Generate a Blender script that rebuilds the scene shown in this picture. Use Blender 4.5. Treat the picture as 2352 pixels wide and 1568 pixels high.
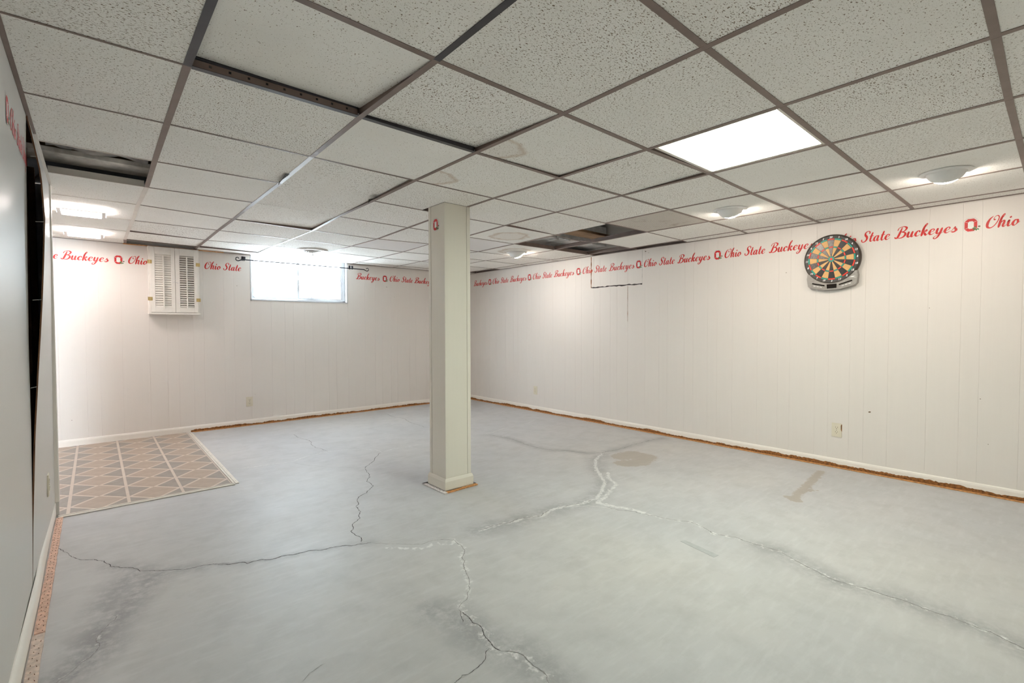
import bpy, math, random
import numpy as np
from mathutils import Vector, Matrix
from math import sin, cos, pi, radians, atan2, hypot

random.seed(7)
S = bpy.context.scene
for o in list(bpy.data.objects):
    bpy.data.objects.remove(o)

# ------------------------------------------------------------------ camera
FPX, YAW, PIT, ROL = 1100.5662, .7164, -.0281, -.0018
HC, HF = .8918, 1.1749            # ceiling above the lens, lens above the floor
XR, YB = 4.6937, 6.4745           # right wall plane, back wall plane
GX, GY, G = .2598, 1.9809, .6096  # ceiling grid origin and 2 ft module
H = HC + HF
CX, CYY = 1176.0, 784.0
_F = np.array([sin(YAW)*cos(PIT), cos(YAW)*cos(PIT), sin(PIT)])
_R0 = np.array([cos(YAW), -sin(YAW), 0.0])
_U0 = np.cross(_R0, _F)
_R = cos(ROL)*_R0 + sin(ROL)*_U0
_U = -sin(ROL)*_R0 + cos(ROL)*_U0
EYE = np.array([0, 0, HF])


def ray(px, py):
    return _F + _R*(px-CX)/FPX - _U*(py-CYY)/FPX


def atz(px, py, z):
    d = ray(px, py)
    return EYE + d*((z-HF)/d[2])


def atx(px, py, x):
    d = ray(px, py)
    return EYE + d*(x/d[0])


def aty(px, py, y):
    d = ray(px, py)
    return EYE + d*(y/d[1])


cam = bpy.data.cameras.new('camera')
cam.sensor_width = 36.0
cam.lens = 36.0*FPX/2352.0
cam.clip_start = .02
camo = bpy.data.objects.new('camera', cam)
S.collection.objects.link(camo)
m = Matrix(((_R[0], _U[0], -_F[0], 0), (_R[1], _U[1], -_F[1], 0), (_R[2], _U[2], -_F[2], HF), (0, 0, 0, 1)))
camo.matrix_world = m
S.camera = camo

# ------------------------------------------------------------------ world, light levels, exposure
SKY = (0.82, 0.92, 1.0)
SKY_STRENGTH = 12.0
TROFFER_E = 11.0
SQUARE_E = 16.0
EYEBALL_E = 50.0
S.cycles.max_bounces = 16
S.cycles.diffuse_bounces = 12
S.cycles.glossy_bounces = 6
S.cycles.transparent_max_bounces = 12
S.view_settings.view_transform = 'Standard'
S.view_settings.look = 'None'
S.view_settings.gamma = 1.0
S.view_settings.use_curve_mapping = False
S.view_settings.exposure = 1.72
w = bpy.data.worlds.new('overcast_sky')
S.world = w
w.use_nodes = True
w.node_tree.nodes['Background'].inputs[0].default_value = (*SKY, 1)
w.node_tree.nodes['Background'].inputs[1].default_value = SKY_STRENGTH
WX0, WX1, WZ0 = 1.432, 2.637, 1.517      # window opening in the back wall
pl = bpy.data.lights.new('window_portal', 'AREA')
pl.shape = 'RECTANGLE'
pl.size = WX1-WX0
pl.size_y = .62
pl.cycles.is_portal = True
plo = bpy.data.objects.new('window_portal', pl)
S.collection.objects.link(plo)
plo.location = ((WX0+WX1)/2, YB+.125, 1.82)
plo.rotation_euler = (radians(-90), 0, 0)

# ------------------------------------------------------------------ materials


def lin(c):
    return tuple(((v/255)/12.92 if v/255 <= .04045 else ((v/255+.055)/1.055)**2.4) for v in c)


class NT:
    """small node-tree helper"""
    def __init__(self, name):
        self.m = bpy.data.materials.new(name)
        self.m.use_nodes = True
        self.t = self.m.node_tree
        self.b = self.t.nodes['Principled BSDF']
        self.out = self.t.nodes['Material Output']

    def n(self, typ, **kw):
        nd = self.t.nodes.new(typ)
        for k, v in kw.items():
            setattr(nd, k, v)
        return nd

    def l(self, a, b):
        self.t.links.new(a, b)

    def coords(self, scale=(1, 1, 1), src='Object', rot=(0, 0, 0)):
        tc = self.n('ShaderNodeTexCoord')
        mp = self.n('ShaderNodeMapping')
        mp.inputs['Scale'].default_value = scale
        mp.inputs['Rotation'].default_value = rot
        self.l(tc.outputs[src], mp.inputs['Vector'])
        return mp.outputs['Vector']

    def noise(self, vec, scale, detail=4, rough=.55, dist=0):
        nd = self.n('ShaderNodeTexNoise')
        nd.inputs['Scale'].default_value = scale
        nd.inputs['Detail'].default_value = detail
        nd.inputs['Roughness'].default_value = rough
        nd.inputs['Distortion'].default_value = dist
        if vec is not None:
            self.l(vec, nd.inputs['Vector'])
        return nd.outputs['Fac']

    def ramp(self, fac, pts):
        nd = self.n('ShaderNodeValToRGB')
        el = nd.color_ramp.elements
        while len(el) < len(pts):
            el.new(.5)
        for e, (p, c) in zip(el, pts):
            e.position = p
            e.color = (*c, 1) if len(c) == 3 else c
        self.l(fac, nd.inputs['Fac'])
        return nd.outputs['Color']

    def mix(self, fac, a, b, blend='MIX'):
        nd = self.n('ShaderNodeMix', data_type='RGBA', blend_type=blend)
        for s, v in (('Factor', fac), ('A', a), ('B', b)):
            sock = [i for i in nd.inputs if i.name == s and (i.type == 'VALUE' if s == 'Factor' else i.type == 'RGBA')][0]
            if hasattr(v, 'is_linked'):
                self.l(v, sock)
            elif s == 'Factor':
                sock.default_value = v
            else:
                sock.default_value = (*v, 1)
        return [o for o in nd.outputs if o.type == 'RGBA'][0]

    def math(self, op, a, b=None, c=None, clamp=False):
        nd = self.n('ShaderNodeMath', operation=op, use_clamp=clamp)
        for i, v in enumerate((a, b, c)):
            if v is None:
                continue
            if hasattr(v, 'is_linked'):
                self.l(v, nd.inputs[i])
            else:
                nd.inputs[i].default_value = v
        return nd.outputs[0]

    def attr(self, name):
        nd = self.n('ShaderNodeAttribute')
        nd.attribute_name = name
        return nd.outputs['Fac']

    def bump(self, fac, strength=.3, dist=.002):
        nd = self.n('ShaderNodeBump')
        nd.inputs['Strength'].default_value = strength
        nd.inputs['Distance'].default_value = dist
        self.l(fac, nd.inputs['Height'])
        self.l(nd.outputs['Normal'], self.b.inputs['Normal'])

    def base(self, c):
        if hasattr(c, 'is_linked'):
            self.l(c, self.b.inputs['Base Color'])
        else:
            self.b.inputs['Base Color'].default_value = (*c, 1)

    def set(self, rough=.5, metal=0, spec=.5):
        self.b.inputs['Roughness'].default_value = rough
        self.b.inputs['Metallic'].default_value = metal
        self.b.inputs['Specular IOR Level'].default_value = spec
        return self.m


MAT = {}


def simple(name, col, rough=.5, metal=0, var=.06, scale=30, spec=.5, bump=0):
    t = NT(name)
    v = t.coords()
    f = t.noise(v, scale, 4)
    a = tuple(max(0, c*(1-var)) for c in col)
    b = tuple(min(1, c*(1+var)) for c in col)
    t.base(t.ramp(f, [(.3, a), (.7, b)]))
    if bump:
        t.bump(f, bump, .002)
    MAT[name] = t.set(rough, metal, spec)
    return MAT[name]


def emitter(name, col, strength):
    t = NT(name)
    e = t.n('ShaderNodeEmission')
    e.inputs[0].default_value = (*col, 1)
    e.inputs[1].default_value = strength
    t.l(e.outputs[0], t.out.inputs['Surface'])
    MAT[name] = t.m
    return t.m


def paint(name, col, rough=.42):
    """painted panelling: faint vertical grain, scuffs"""
    t = NT(name)
    v = t.coords((60, 60, 2.0))
    g = t.noise(v, 1.0, 5, .6)
    v2 = t.coords((1, 1, 1))
    s = t.noise(v2, 2.2, 3, .5)
    c1 = t.ramp(g, [(.3, tuple(c*.985 for c in col)), (.65, col)])
    c2 = t.mix(t.math('MULTIPLY', s, .10), c1, tuple(c*.82 for c in (col[0], col[1]*.97, col[2]*.92)))
    t.base(c2)
    t.bump(g, .04, .001)
    MAT[name] = t.set(rough, 0, .4)


paint('wall_paint', (.775, .735, .70))
paint('trim_paint', (.87, .83, .78), .38)
paint('column_paint', (.76, .73, .655), .45)
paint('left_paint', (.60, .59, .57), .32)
simple('shutter_paint', (.83, .80, .75), .4, var=.03)
simple('tee_brown', (.20, .145, .125), .45, 0, .12, 12)
simple('tee_dark', (.05, .047, .055), .4, .2, .2, 12)
simple('tee_cream', (.70, .66, .61), .45, 0, .05, 10)
simple('tee_white', (.55, .56, .59), .35, 0, .04, 10)
simple('bare_wood', (.27, .11, .03), .8, 0, .55, 60, bump=.4)
simple('strip_wood', (.55, .27, .10), .7, 0, .35, 50, bump=.3)
simple('strip_pink', (.66, .43, .33), .75, 0, .25, 60, bump=.3)
simple('strip_pale', (.68, .64, .62), .7, 0, .25, 80, bump=.3)
simple('strip_tan', (.62, .50, .43), .75, 0, .25, 60, bump=.3)
simple('nail', (.20, .09, .06), .5, .6, .2)
simple('brass', (.62, .47, .22), .35, .85, .15)
simple('iron', (.022, .022, .03), .42, .6, .2)
simple('white_plastic', (.80, .80, .79), .35, 0, .02)
simple('ivory_plastic', (.72, .67, .55), .4, 0, .03)
simple('slot_dark', (.13, .08, .04), .7, 0, .1)
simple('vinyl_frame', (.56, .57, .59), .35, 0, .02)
simple('plenum_dark', (.05, .042, .038), .9, 0, .3, 6)
simple('joist_wood', (.30, .19, .11), .85, 0, .35, 7, bump=.2)
simple('old_board', (.72, .68, .64), .8, 0, .35, 9, bump=.2)
simple('insulation_foil', (.30, .29, .28), .55, .3, .5, 14, bump=.8)
simple('galvanized', (.66, .67, .68), .38, .35, .25, 9)
simple('letter_red', (.62, .018, .016), .5, 0, .12, 14)
simple('emblem_red', (.60, .016, .018), .5, 0, .1, 20)
simple('emblem_grey', (.52, .50, .48), .6, 0, .1)
simple('emblem_white', (.80, .79, .77), .5, 0, .03)
simple('leaf_green', (.02, .19, .055), .5, 0, .15)
simple('nut_brown', (.13, .05, .01), .4, 0, .15)
simple('dart_black', (.012, .010, .010), .38, 0, .3, 90)
simple('dart_scuffed', (.10, .085, .08), .3, 0, .7, 110)
simple('dart_tan', (.72, .42, .16), .5, 0, .05, 60)
simple('dart_red', (.75, .035, .012), .4, 0, .06)
simple('dart_teal', (.0, .33, .26), .4, 0, .06)
simple('dart_housing', (.055, .043, .033), .5, 0, .15)
simple('console_grey', (.33, .31, .29), .38, .35, .12, 40)
simple('display_black', (.01, .007, .005), .15, 0, .1)
simple('number_white', (.80, .80, .80), .5, 0, .02)
simple('tape_grey', (.40, .41, .42), .5, 0, .08)
simple('crack_dark', (.055, .045, .045), .95, 0, .3, 40)
simple('crack_soft', (.26, .25, .25), .95, 0, .3, 40)
simple('crack_chalk', (.62, .62, .61), .95, 0, .15, 60)
simple('vinyl_trim', (.70, .66, .60), .5, 0, .10, 40)
simple('acrylic_white', (.86, .86, .87), .25, 0, .01)
simple('concrete_shell', (.30, .29, .28), .9, 0, .2, 3)
simple('panel_back', (.16, .075, .035), .85, 0, .35, 14)

# vinyl flooring pieces
for nm, ca, cb in (('vinyl_base', (.60, .51, .43), (.66, .57, .49)), ('vinyl_beige', (.37, .285, .22), (.48, .385, .31)), ('vinyl_grey', (.26, .222, .195), (.35, .31, .275))):
    t = NT(nm)
    v = t.coords((1, 1, 1))
    f = t.noise(v, 9, 5, .65)
    f2 = t.noise(v, 70, 3, .6)
    c = t.ramp(f, [(.3, ca), (.7, cb)])
    c = t.mix(t.math('MULTIPLY', f2, .35), c, tuple(x*.75 for x in ca))
    t.base(c)
    MAT[nm] = t.set(.34, 0, .45)


# acoustic tile: pin holes and worm-shaped fissures in a chalky face
def tile_material(name, stretch, ang, dens, ring=None):
    t = NT(name)
    tc = t.n('ShaderNodeTexCoord')
    oi = t.n('ShaderNodeObjectInfo')
    off = t.n('ShaderNodeVectorMath', operation='MULTIPLY_ADD')
    cmb = t.n('ShaderNodeCombineXYZ')
    t.l(oi.outputs['Random'], cmb.inputs[0])
    t.l(t.math('MULTIPLY', oi.outputs['Random'], 7.3), cmb.inputs[1])
    t.l(cmb.outputs[0], off.inputs[0])
    off.inputs[1].default_value = (31, 17, 0)
    t.l(tc.outputs['Object'], off.inputs[2])
    mp = t.n('ShaderNodeMapping')
    mp.inputs['Rotation'].default_value = (0, 0, ang)
    mp.inputs['Scale'].default_value = stretch
    t.l(off.outputs[0], mp.inputs['Vector'])
    v = mp.outputs['Vector']
    fis = t.noise(v, 112, 2.5, .6, .3)
    fine = t.noise(v, 300, 2, .5, .2)
    big = t.noise(off.outputs[0], 3.0, 2, .5)
    thr = t.math('MULTIPLY_ADD', big, -.10, .695-dens)
    f1 = t.math('MULTIPLY', t.math('SUBTRACT', fis, thr), 26.0, clamp=True)
    f2 = t.math('MULTIPLY', t.math('SUBTRACT', fine, .665-dens*.6), 16.0, clamp=True)
    allf = t.math('MAXIMUM', f1, t.math('MULTIPLY', f2, .75))
    face = t.ramp(big, [(.3, (.88, .87, .835)), (.7, (.93, .92, .89))])
    col = t.mix(allf, face, (.24, .185, .13))
    if ring:
        d = t.n('ShaderNodeVectorMath', operation='DISTANCE')
        d.inputs[1].default_value = (ring[0], ring[1], 0)
        t.l(tc.outputs['Object'], d.inputs[0])
        wob = t.noise(tc.outputs['Object'], 9, 3, .6)
        dd = t.math('MULTIPLY_ADD', wob, .16, t.math('ADD', d.outputs['Value'], -.08))
        rr = t.math('SUBTRACT', 1.0, t.math('MULTIPLY', t.math('ABSOLUTE', t.math('SUBTRACT', dd, ring[2])), 26.0), clamp=True)
        inside = t.math('MULTIPLY', t.math('LESS_THAN', dd, ring[2]), .25)
        col = t.mix(t.math('MULTIPLY', t.math('MAXIMUM', rr, inside), .5), col, (.46, .31, .19))
    t.base(col)
    t.bump(t.math('SUBTRACT', 1.0, allf), .5, .003)
    MAT[name] = t.set(.9, 0, .15)


tile_material('tile_fissured', (1.0, 1.9, 1), .5, .055)
tile_material('tile_fissured_across', (1.9, 1.0, 1), -.3, .05)
tile_material('tile_flecked', (1.15, 1.5, 1), .2, .035)
tile_material('tile_fine', (2.0, 1.2, 1), 1.2, .0)
tile_material('tile_ring_stain', (1.1, 1.6, 1), .4, .0, (.02, .03, .17))
tile_material('tile_corner_stain', (1.1, 1.6, 1), .9, .03, (-.26, .20, .13))

# perforated metal return panel
t = NT('perforated_metal')
v = t.coords((1, 1, 1))
vo = t.n('ShaderNodeTexVoronoi')
vo.inputs['Scale'].default_value = 80
vo.inputs['Randomness'].default_value = 0
t.l(v, vo.inputs['Vector'])
hole = t.math('LESS_THAN', vo.outputs['Distance'], .30)
dirt = t.noise(v, 7, 4, .7)
c = t.ramp(dirt, [(.55, (.70, .66, .60)), (.75, (.40, .31, .25))])
t.base(t.mix(hole, c, (.10, .08, .07)))
MAT['perforated_metal'] = t.set(.5, .1)

# window glass: clear with dried drips and dust
t = NT('dusty_glass')
v = t.coords((26, 26, 1.6))
st = t.noise(v, 1.0, 5, .65)
v2 = t.coords((1, 1, 1))
sp = t.noise(v2, 42, 5, .7)
sp2 = t.noise(v2, 2.6, 4, .6)
a = t.math('MULTIPLY', t.math('ADD', st, sp), .5)
a = t.math('MULTIPLY', t.math('SUBTRACT', a, .36), 1.1, clamp=True)
a = t.math('MULTIPLY_ADD', sp2, .5, a, clamp=True)
tr = t.n('ShaderNodeBsdfTransparent')
gl = t.n('ShaderNodeBsdfGlossy')
gl.inputs['Roughness'].default_value = .03
tl = t.n('ShaderNodeBsdfTranslucent')
tl.inputs[0].default_value = (.66, .70, .70, 1)
m1 = t.n('ShaderNodeMixShader')
t.l(a, m1.inputs[0])
t.l(tr.outputs[0], m1.inputs[1])
t.l(tl.outputs[0], m1.inputs[2])
m2 = t.n('ShaderNodeMixShader')
m2.inputs[0].default_value = .05
t.l(m1.outputs[0], m2.inputs[1])
t.l(gl.outputs[0], m2.inputs[2])
t.l(m2.outputs[0], t.out.inputs['Surface'])
MAT['dusty_glass'] = t.m

# concrete slab
t = NT('concrete')
v = t.coords((1, 1, 1))
n1 = t.noise(v, 1.1, 5, .6, .4)
n2 = t.noise(v, 6.5, 6, .65)
n3 = t.noise(t.coords((3, 14, 1), rot=(0, 0, .5)), 2.0, 5, .6)
n4 = t.noise(v, 120, 3, .6)
nb = t.noise(v, 30, 5, .7)
c = t.ramp(n1, [(.30, (.445, .447, .462)), (.72, (.53, .532, .547))])
n5 = t.noise(v, .55, 3, .5)
c = t.mix(t.math('MULTIPLY', t.math('SUBTRACT', n5, .42, clamp=True), 1.6), c, (.52, .485, .44))
c = t.mix(t.math('MULTIPLY', t.math('SUBTRACT', n2, .45, clamp=True), 1.5), c, (.34, .34, .34))
c = t.mix(t.math('MULTIPLY', t.math('SUBTRACT', n3, .5, clamp=True), 1.1), c, (.65, .65, .66))
dk = t.math('MULTIPLY', t.attr('dark'), t.math('MULTIPLY_ADD', t.math('ADD', n2, t.math('MULTIPLY', nb, 1.3)), 2.2, -1.75, clamp=True), clamp=True)
c = t.mix(t.math('MULTIPLY', dk, .85), c, (.25, .25, .26))
br = t.math('MULTIPLY', t.attr('damp'), 1.0)
brf = t.math('MULTIPLY', t.math('SUBTRACT', t.math('MULTIPLY_ADD', nb, .8, br), .78), 9.0, clamp=True)
c = t.mix(t.math('MULTIPLY', brf, .62), c, (.33, .275, .215))
wh = t.math('MULTIPLY_ADD', nb, 1.15, t.math('MULTIPLY', t.attr('chalk'), .75))
whf = t.math('MULTIPLY', t.math('SUBTRACT', wh, 1.02), 6.0, clamp=True)
c = t.mix(t.math('MULTIPLY', whf, .62), c, (.82, .82, .81))
sp = t.math('MULTIPLY', t.math('SUBTRACT', n4, .735), 30, clamp=True)
c = t.mix(t.math('MULTIPLY', sp, .5), c, (.24, .22, .20))
t.base(c)
t.bump(t.math('ADD', t.math('MULTIPLY', n2, .6), t.math('MULTIPLY', n4, .25)), .18, .002)
r = t.math('MULTIPLY_ADD', n1, .25, .36)
t.l(r, t.b.inputs['Roughness'])
MAT['concrete'] = t.m
t.b.inputs['Specular IOR Level'].default_value = .4

emitter('troffer_glow', (.91, 1.0, .86), TROFFER_E)
emitter('square_glow', (1.0, .88, .83), SQUARE_E)
emitter('square_side_glow', (1.0, .88, .83), SQUARE_E*.45)
emitter('eyeball_glow', (1.0, .88, .76), EYEBALL_E)

# ------------------------------------------------------------------ mesh helpers
COL = S.collection


class MB:
    def __init__(self):
        self.v, self.f, self.mi = [], [], []

    def add(self, vs, fs, mi=0):
        o = len(self.v)
        self.v += [tuple(map(float, p)) for p in vs]
        self.f += [tuple(i+o for i in q) for q in fs]
        self.mi += [mi]*len(fs)
        return self

    def box(self, a, b, mi=0, ch=0.0, tf=None):
        x0, y0, z0 = a
        x1, y1, z1 = b
        if not ch:
            vs = [(x0, y0, z0), (x1, y0, z0), (x1, y1, z0), (x0, y1, z0), (x0, y0, z1), (x1, y0, z1), (x1, y1, z1), (x0, y1, z1)]
            fs = [(3, 2, 1, 0), (4, 5, 6, 7), (0, 1, 5, 4), (1, 2, 6, 5), (2, 3, 7, 6), (3, 0, 4, 7)]
        else:
            vs, fs = [], []
            ix = {}
            for cx in (0, 1):
                for cy in (0, 1):
                    for cz in (0, 1):
                        P = [(x0, x1)[cx], (y0, y1)[cy], (z0, z1)[cz]]
                        sg = [(1, -1)[cx], (1, -1)[cy], (1, -1)[cz]]
                        for ax in range(3):
                            q = [P[k]+(0 if k == ax else sg[k]*ch) for k in range(3)]
                            ix[(cx, cy, cz, ax)] = len(vs)
                            vs.append(tuple(q))
            def q(*k):
                return ix[k]
            for s in (0, 1):
                fs.append((q(s, 0, 0, 0), q(s, 1, 0, 0), q(s, 1, 1, 0), q(s, 0, 1, 0)))
                fs.append((q(0, s, 0, 1), q(1, s, 0, 1), q(1, s, 1, 1), q(0, s, 1, 1)))
                fs.append((q(0, 0, s, 2), q(1, 0, s, 2), q(1, 1, s, 2), q(0, 1, s, 2)))
            for a_ in (0, 1):
                for b_ in (0, 1):
                    fs.append((q(0, a_, b_, 1), q(1, a_, b_, 1), q(1, a_, b_, 2), q(0, a_, b_, 2)))
                    fs.append((q(a_, 0, b_, 0), q(a_, 1, b_, 0), q(a_, 1, b_, 2), q(a_, 0, b_, 2)))
                    fs.append((q(a_, b_, 0, 0), q(a_, b_, 1, 0), q(a_, b_, 1, 1), q(a_, b_, 0, 1)))
                    for c_ in (0, 1):
                        fs.append((q(a_, b_, c_, 0), q(a_, b_, c_, 1), q(a_, b_, c_, 2)))
        if tf:
            vs = [tf(p) for p in vs]
        return self.add(vs, fs, mi)

    def prism(self, poly, z0, z1, mi=0, tf=None):
        """poly in XY, extruded z0..z1 (either may be a function of x, y)"""
        n = len(poly)
        g0 = z0 if callable(z0) else (lambda x, y: z0)
        g1 = z1 if callable(z1) else (lambda x, y: z1)
        vs = [(x, y, g0(x, y)) for x, y in poly]+[(x, y, g1(x, y)) for x, y in poly]
        fs = [tuple(range(n))[::-1], tuple(range(n, 2*n))]
        fs += [(i, (i+1) % n, n+(i+1) % n, n+i) for i in range(n)]
        if tf:
            vs = [tf(p) for p in vs]
        return self.add(vs, fs, mi)

    def tube(self, path, r, k=8, mi=0, caps=True):
        path = [Vector(p) for p in path]
        rs = r if isinstance(r, (list, tuple)) else [r]*len(path)
        vs, fs = [], []
        up = Vector((0, 0, 1))
        for i, p in enumerate(path):
            d = (path[min(i+1, len(path)-1)]-path[max(i-1, 0)]).normalized()
            a = d.cross(up)
            if a.length < .05:
                a = d.cross(Vector((1, 0, 0)))
            a.normalize()
            b = d.cross(a)
            for j in range(k):
                t_ = 2*pi*j/k
                vs.append(p+(a*cos(t_)+b*sin(t_))*rs[i])
        for i in range(len(path)-1):
            for j in range(k):
                fs.append((i*k+j, i*k+(j+1) % k, (i+1)*k+(j+1) % k, (i+1)*k+j))
        if caps:
            fs.append(tuple(range(k))[::-1])
            fs.append(tuple(range((len(path)-1)*k, len(path)*k)))
        return self.add(vs, fs, mi)

    def lathe(self, prof, k=40, c=(0, 0, 0), mi=0, tf=None):
        vs, fs = [], []
        for r, z in prof:
            for j in range(k):
                t_ = 2*pi*j/k
                vs.append((c[0]+r*cos(t_), c[1]+r*sin(t_), c[2]+z))
        for i in range(len(prof)-1):
            for j in range(k):
                fs.append((i*k+j, i*k+(j+1) % k, (i+1)*k+(j+1) % k, (i+1)*k+j))
        if tf:
            vs = [tf(p) for p in vs]
        return self.add(vs, fs, mi)

    def build(self, name, mats, parent=None, smooth=False, recalc=True, at=None):
        """at: world position of the object's own origin (vertices stay where they were given)"""
        me = bpy.data.meshes.new(name)
        o0 = at or (0, 0, 0)
        me.from_pydata([(x-o0[0], y-o0[1], z-o0[2]) for x, y, z in self.v], [], self.f)
        for mm in (mats if isinstance(mats, (list, tuple)) else [mats]):
            me.materials.append(MAT[mm] if isinstance(mm, str) else mm)
        if any(self.mi):
            me.polygons.foreach_set('material_index', self.mi)
        if recalc:
            import bmesh
            bm = bmesh.new()
            bm.from_mesh(me)
            bmesh.ops.recalc_face_normals(bm, faces=bm.faces)
            bm.to_mesh(me)
            bm.free()
        if smooth:
            me.polygons.foreach_set('use_smooth', [True]*len(me.polygons))
            try:
                me.set_sharp_from_angle(angle=radians(40))
            except Exception:
                pass
        me.update()
        return link(name, me, parent, o0)


def wloc(o):
    return Vector(o['_w']) if '_w' in o else Vector((0, 0, 0))


WPOS = {}


def link(name, me, parent=None, at=(0, 0, 0)):
    o = bpy.data.objects.new(name, me)
    COL.objects.link(o)
    WPOS[o.name] = Vector(at)
    if parent:
        o.parent = parent
        o.location = Vector(at)-WPOS[parent.name]
    else:
        o.location = at
    return o


def tag(o, label, cat, group=None, kind=None):
    o['label'] = label
    o['category'] = cat
    if group:
        o['group'] = group
    if kind:
        o['kind'] = kind
    return o


def thing(name, label, cat, loc, group=None, kind=None):
    o = bpy.data.objects.new(name, None)
    o.empty_display_size = .05
    COL.objects.link(o)
    o.location = loc
    WPOS[o.name] = Vector(loc)
    return tag(o, label, cat, group, kind)


# ------------------------------------------------------------------ floor slab, its cracks and stains
def zpts(ox, oy, s, pts):
    return [tuple(atz(ox+x/s, oy+y/s, 0)[:2]) for x, y in pts]


A = lambda p: zpts(0, 1200, 4.26, p)
B = lambda p: zpts(500, 900, 2.94, p)
D = lambda p: zpts(500, 1168, 2.94, p)
E_ = lambda p: zpts(1100, 950, 2.94, p)
F_ = lambda p: zpts(1752, 1068, 3.137, p)
CR = []   # (points, width m, material, jag)
CR.append((A([(560, 240), (620, 270), (700, 335), (800, 365), (920, 360), (1020, 375), (1080, 430), (1180, 440), (1290, 440), (1370, 475), (1440, 470), (1570, 470), (1740, 460), (1900, 440), (2000, 415), (2110, 405), (2250, 395)]), .0028, 'crack_dark'))
CR.append((D([(0, 378), (80, 375), (150, 362), (200, 370), (300, 342), (350, 345), (430, 320), (510, 312), (590, 292), (640, 280), (690, 282), (770, 262), (850, 250), (960, 238), (1040, 228)]), .0040, 'crack_dark'))
CR.append((D([(1040, 228), (1170, 238), (1280, 240), (1380, 240), (1450, 215), (1520, 208), (1590, 212)]), .003, 'crack_soft'))
CR.append((A([(1165, 900), (1080, 980), (1000, 1060), (940, 1150), (960, 1230), (900, 1300), (700, 1460), (570, 1550), (480, 1640)]), .003, 'crack_soft'))
CR.append((B([(1105, 405), (1060, 455), (1000, 505), (1005, 540), (1025, 560), (1010, 590), (1030, 615), (1050, 632), (1010, 670), (950, 715), (943, 740), (935, 775), (965, 810), (960, 850), (920, 885), (910, 905), (915, 925), (900, 940), (935, 970), (970, 985), (975, 1015)]), .0038, 'crack_dark'))
CR.append((B([(90, 520), (280, 500), (500, 470), (600, 435), (730, 405), (860, 390), (980, 385), (1070, 390), (1105, 408), (1180, 385), (1280, 370), (1380, 352), (1480, 345), (1690, 285), (1800, 285), (1860, 272), (1920, 250), (2050, 225), (2150, 185)]), .009, 'crack_chalk'))
CR.append((B([(510, 285), (540, 310), (620, 325), (640, 360), (690, 380), (740, 402)]), .006, 'crack_soft'))
CR.append((B([(500, 475), (640, 500), (800, 508), (990, 508)]), .0025, 'crack_soft'))
CR.append((B([(1130, 145), (1180, 165), (1260, 180), (1310, 210), (1390, 235), (1430, 240)]), .006, 'crack_soft'))
CR.append((E_([(65, 140), (200, 165), (330, 210), (450, 240), (600, 250), (720, 265), (830, 265), (900, 250), (1000, 225), (1060, 205), (1150, 180), (1250, 165)]), .006, 'crack_soft'))
CR.append((E_([(830, 270), (790, 310), (785, 360), (830, 430), (850, 460), (830, 520), (790, 580)]), .009, 'crack_chalk'))
CR.append((E_([(870, 395), (880, 440), (930, 475), (880, 530), (820, 590)]), .008, 'crack_chalk'))
CR.append((E_([(0, 790), (100, 755), (210, 735), (300, 705), (420, 690), (470, 655), (560, 630), (700, 605), (760, 580)]), .006, 'crack_soft'))
CR.append((E_([(430, 688), (475, 655), (560, 630), (700, 605), (760, 578)]), .010, 'crack_chalk'))
CR.append((E_([(620, 628), (740, 620), (860, 632), (930, 648)]), .007, 'crack_chalk'))
CR.append((E_([(800, 600), (900, 622), (1010, 640), (1120, 668)]), .005, 'crack_chalk'))
CR.append((E_([(860, 630), (940, 650), (1040, 660), (1110, 678)]), .003, 'crack_dark'))
CR.append((E_([(1100, 672), (1190, 690), (1300, 715), (1430, 730), (1500, 760), (1580, 810), (1700, 830), (1800, 860), (1950, 900)]), .0045, 'crack_soft'))
CR.append((F_([(0, 590), (120, 620), (240, 690), (400, 770), (520, 830), (700, 880), (860, 930), (1000, 970), (1150, 1030), (1350, 1090), (1500, 1150), (1640, 1200), (1750, 1260), (1880, 1320), (1990, 1390)]), .004, 'crack_soft'))
CR.append((D([(1590, 205), (1640, 245), (1670, 280), (1650, 330), (1660, 380), (1675, 430), (1700, 500), (1690, 590), (1620, 680)]), .003, 'crack_soft'))
CR.append((D([(1620, 680), (1640, 720), (1650, 745), (1655, 770)]), .0022, 'crack_dark'))
CR.append((D([(1640, 695), (1700, 740), (1720, 770), (1780, 800), (1810, 870), (1850, 910), (1880, 945), (1920, 965)]), .0026, 'crack_dark'))
CR.append((D([(1920, 965), (1990, 965), (2080, 1005), (2130, 1060), (2200, 1100), (2230, 1170), (2290, 1260)]), .003, 'crack_soft'))
CR.append((D([(1840, 935), (1810, 975), (1805, 1020), (1760, 1070), (1720, 1100), (1650, 1125), (1590, 1186), (1540, 1260)]), .0022, 'crack_dark'))
CR.append((D([(730, 1045), (620, 1110), (570, 1170)]), .0025, 'crack_soft'))
CHALK = [(CR[9][0], .05, .6), (CR[12][0], .05, .9), (CR[13][0], .045, 1), (CR[10][0], .05, .9), (CR[11][0], .05, .9), (CR[15][0], .05, 1), (CR[17][0], .055, .75), (CR[18][0], .06, .75), (CR[19][0], .08, .70), (CR[21][0], .10, .70), (CR[22][0], .10, .70), (CR[5][0], .05, .6), (CR[3][0], .035, .7), (D([(1150, 265), (1400, 270), (1460, 235), (1590, 235)]), .04, .9)]
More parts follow.
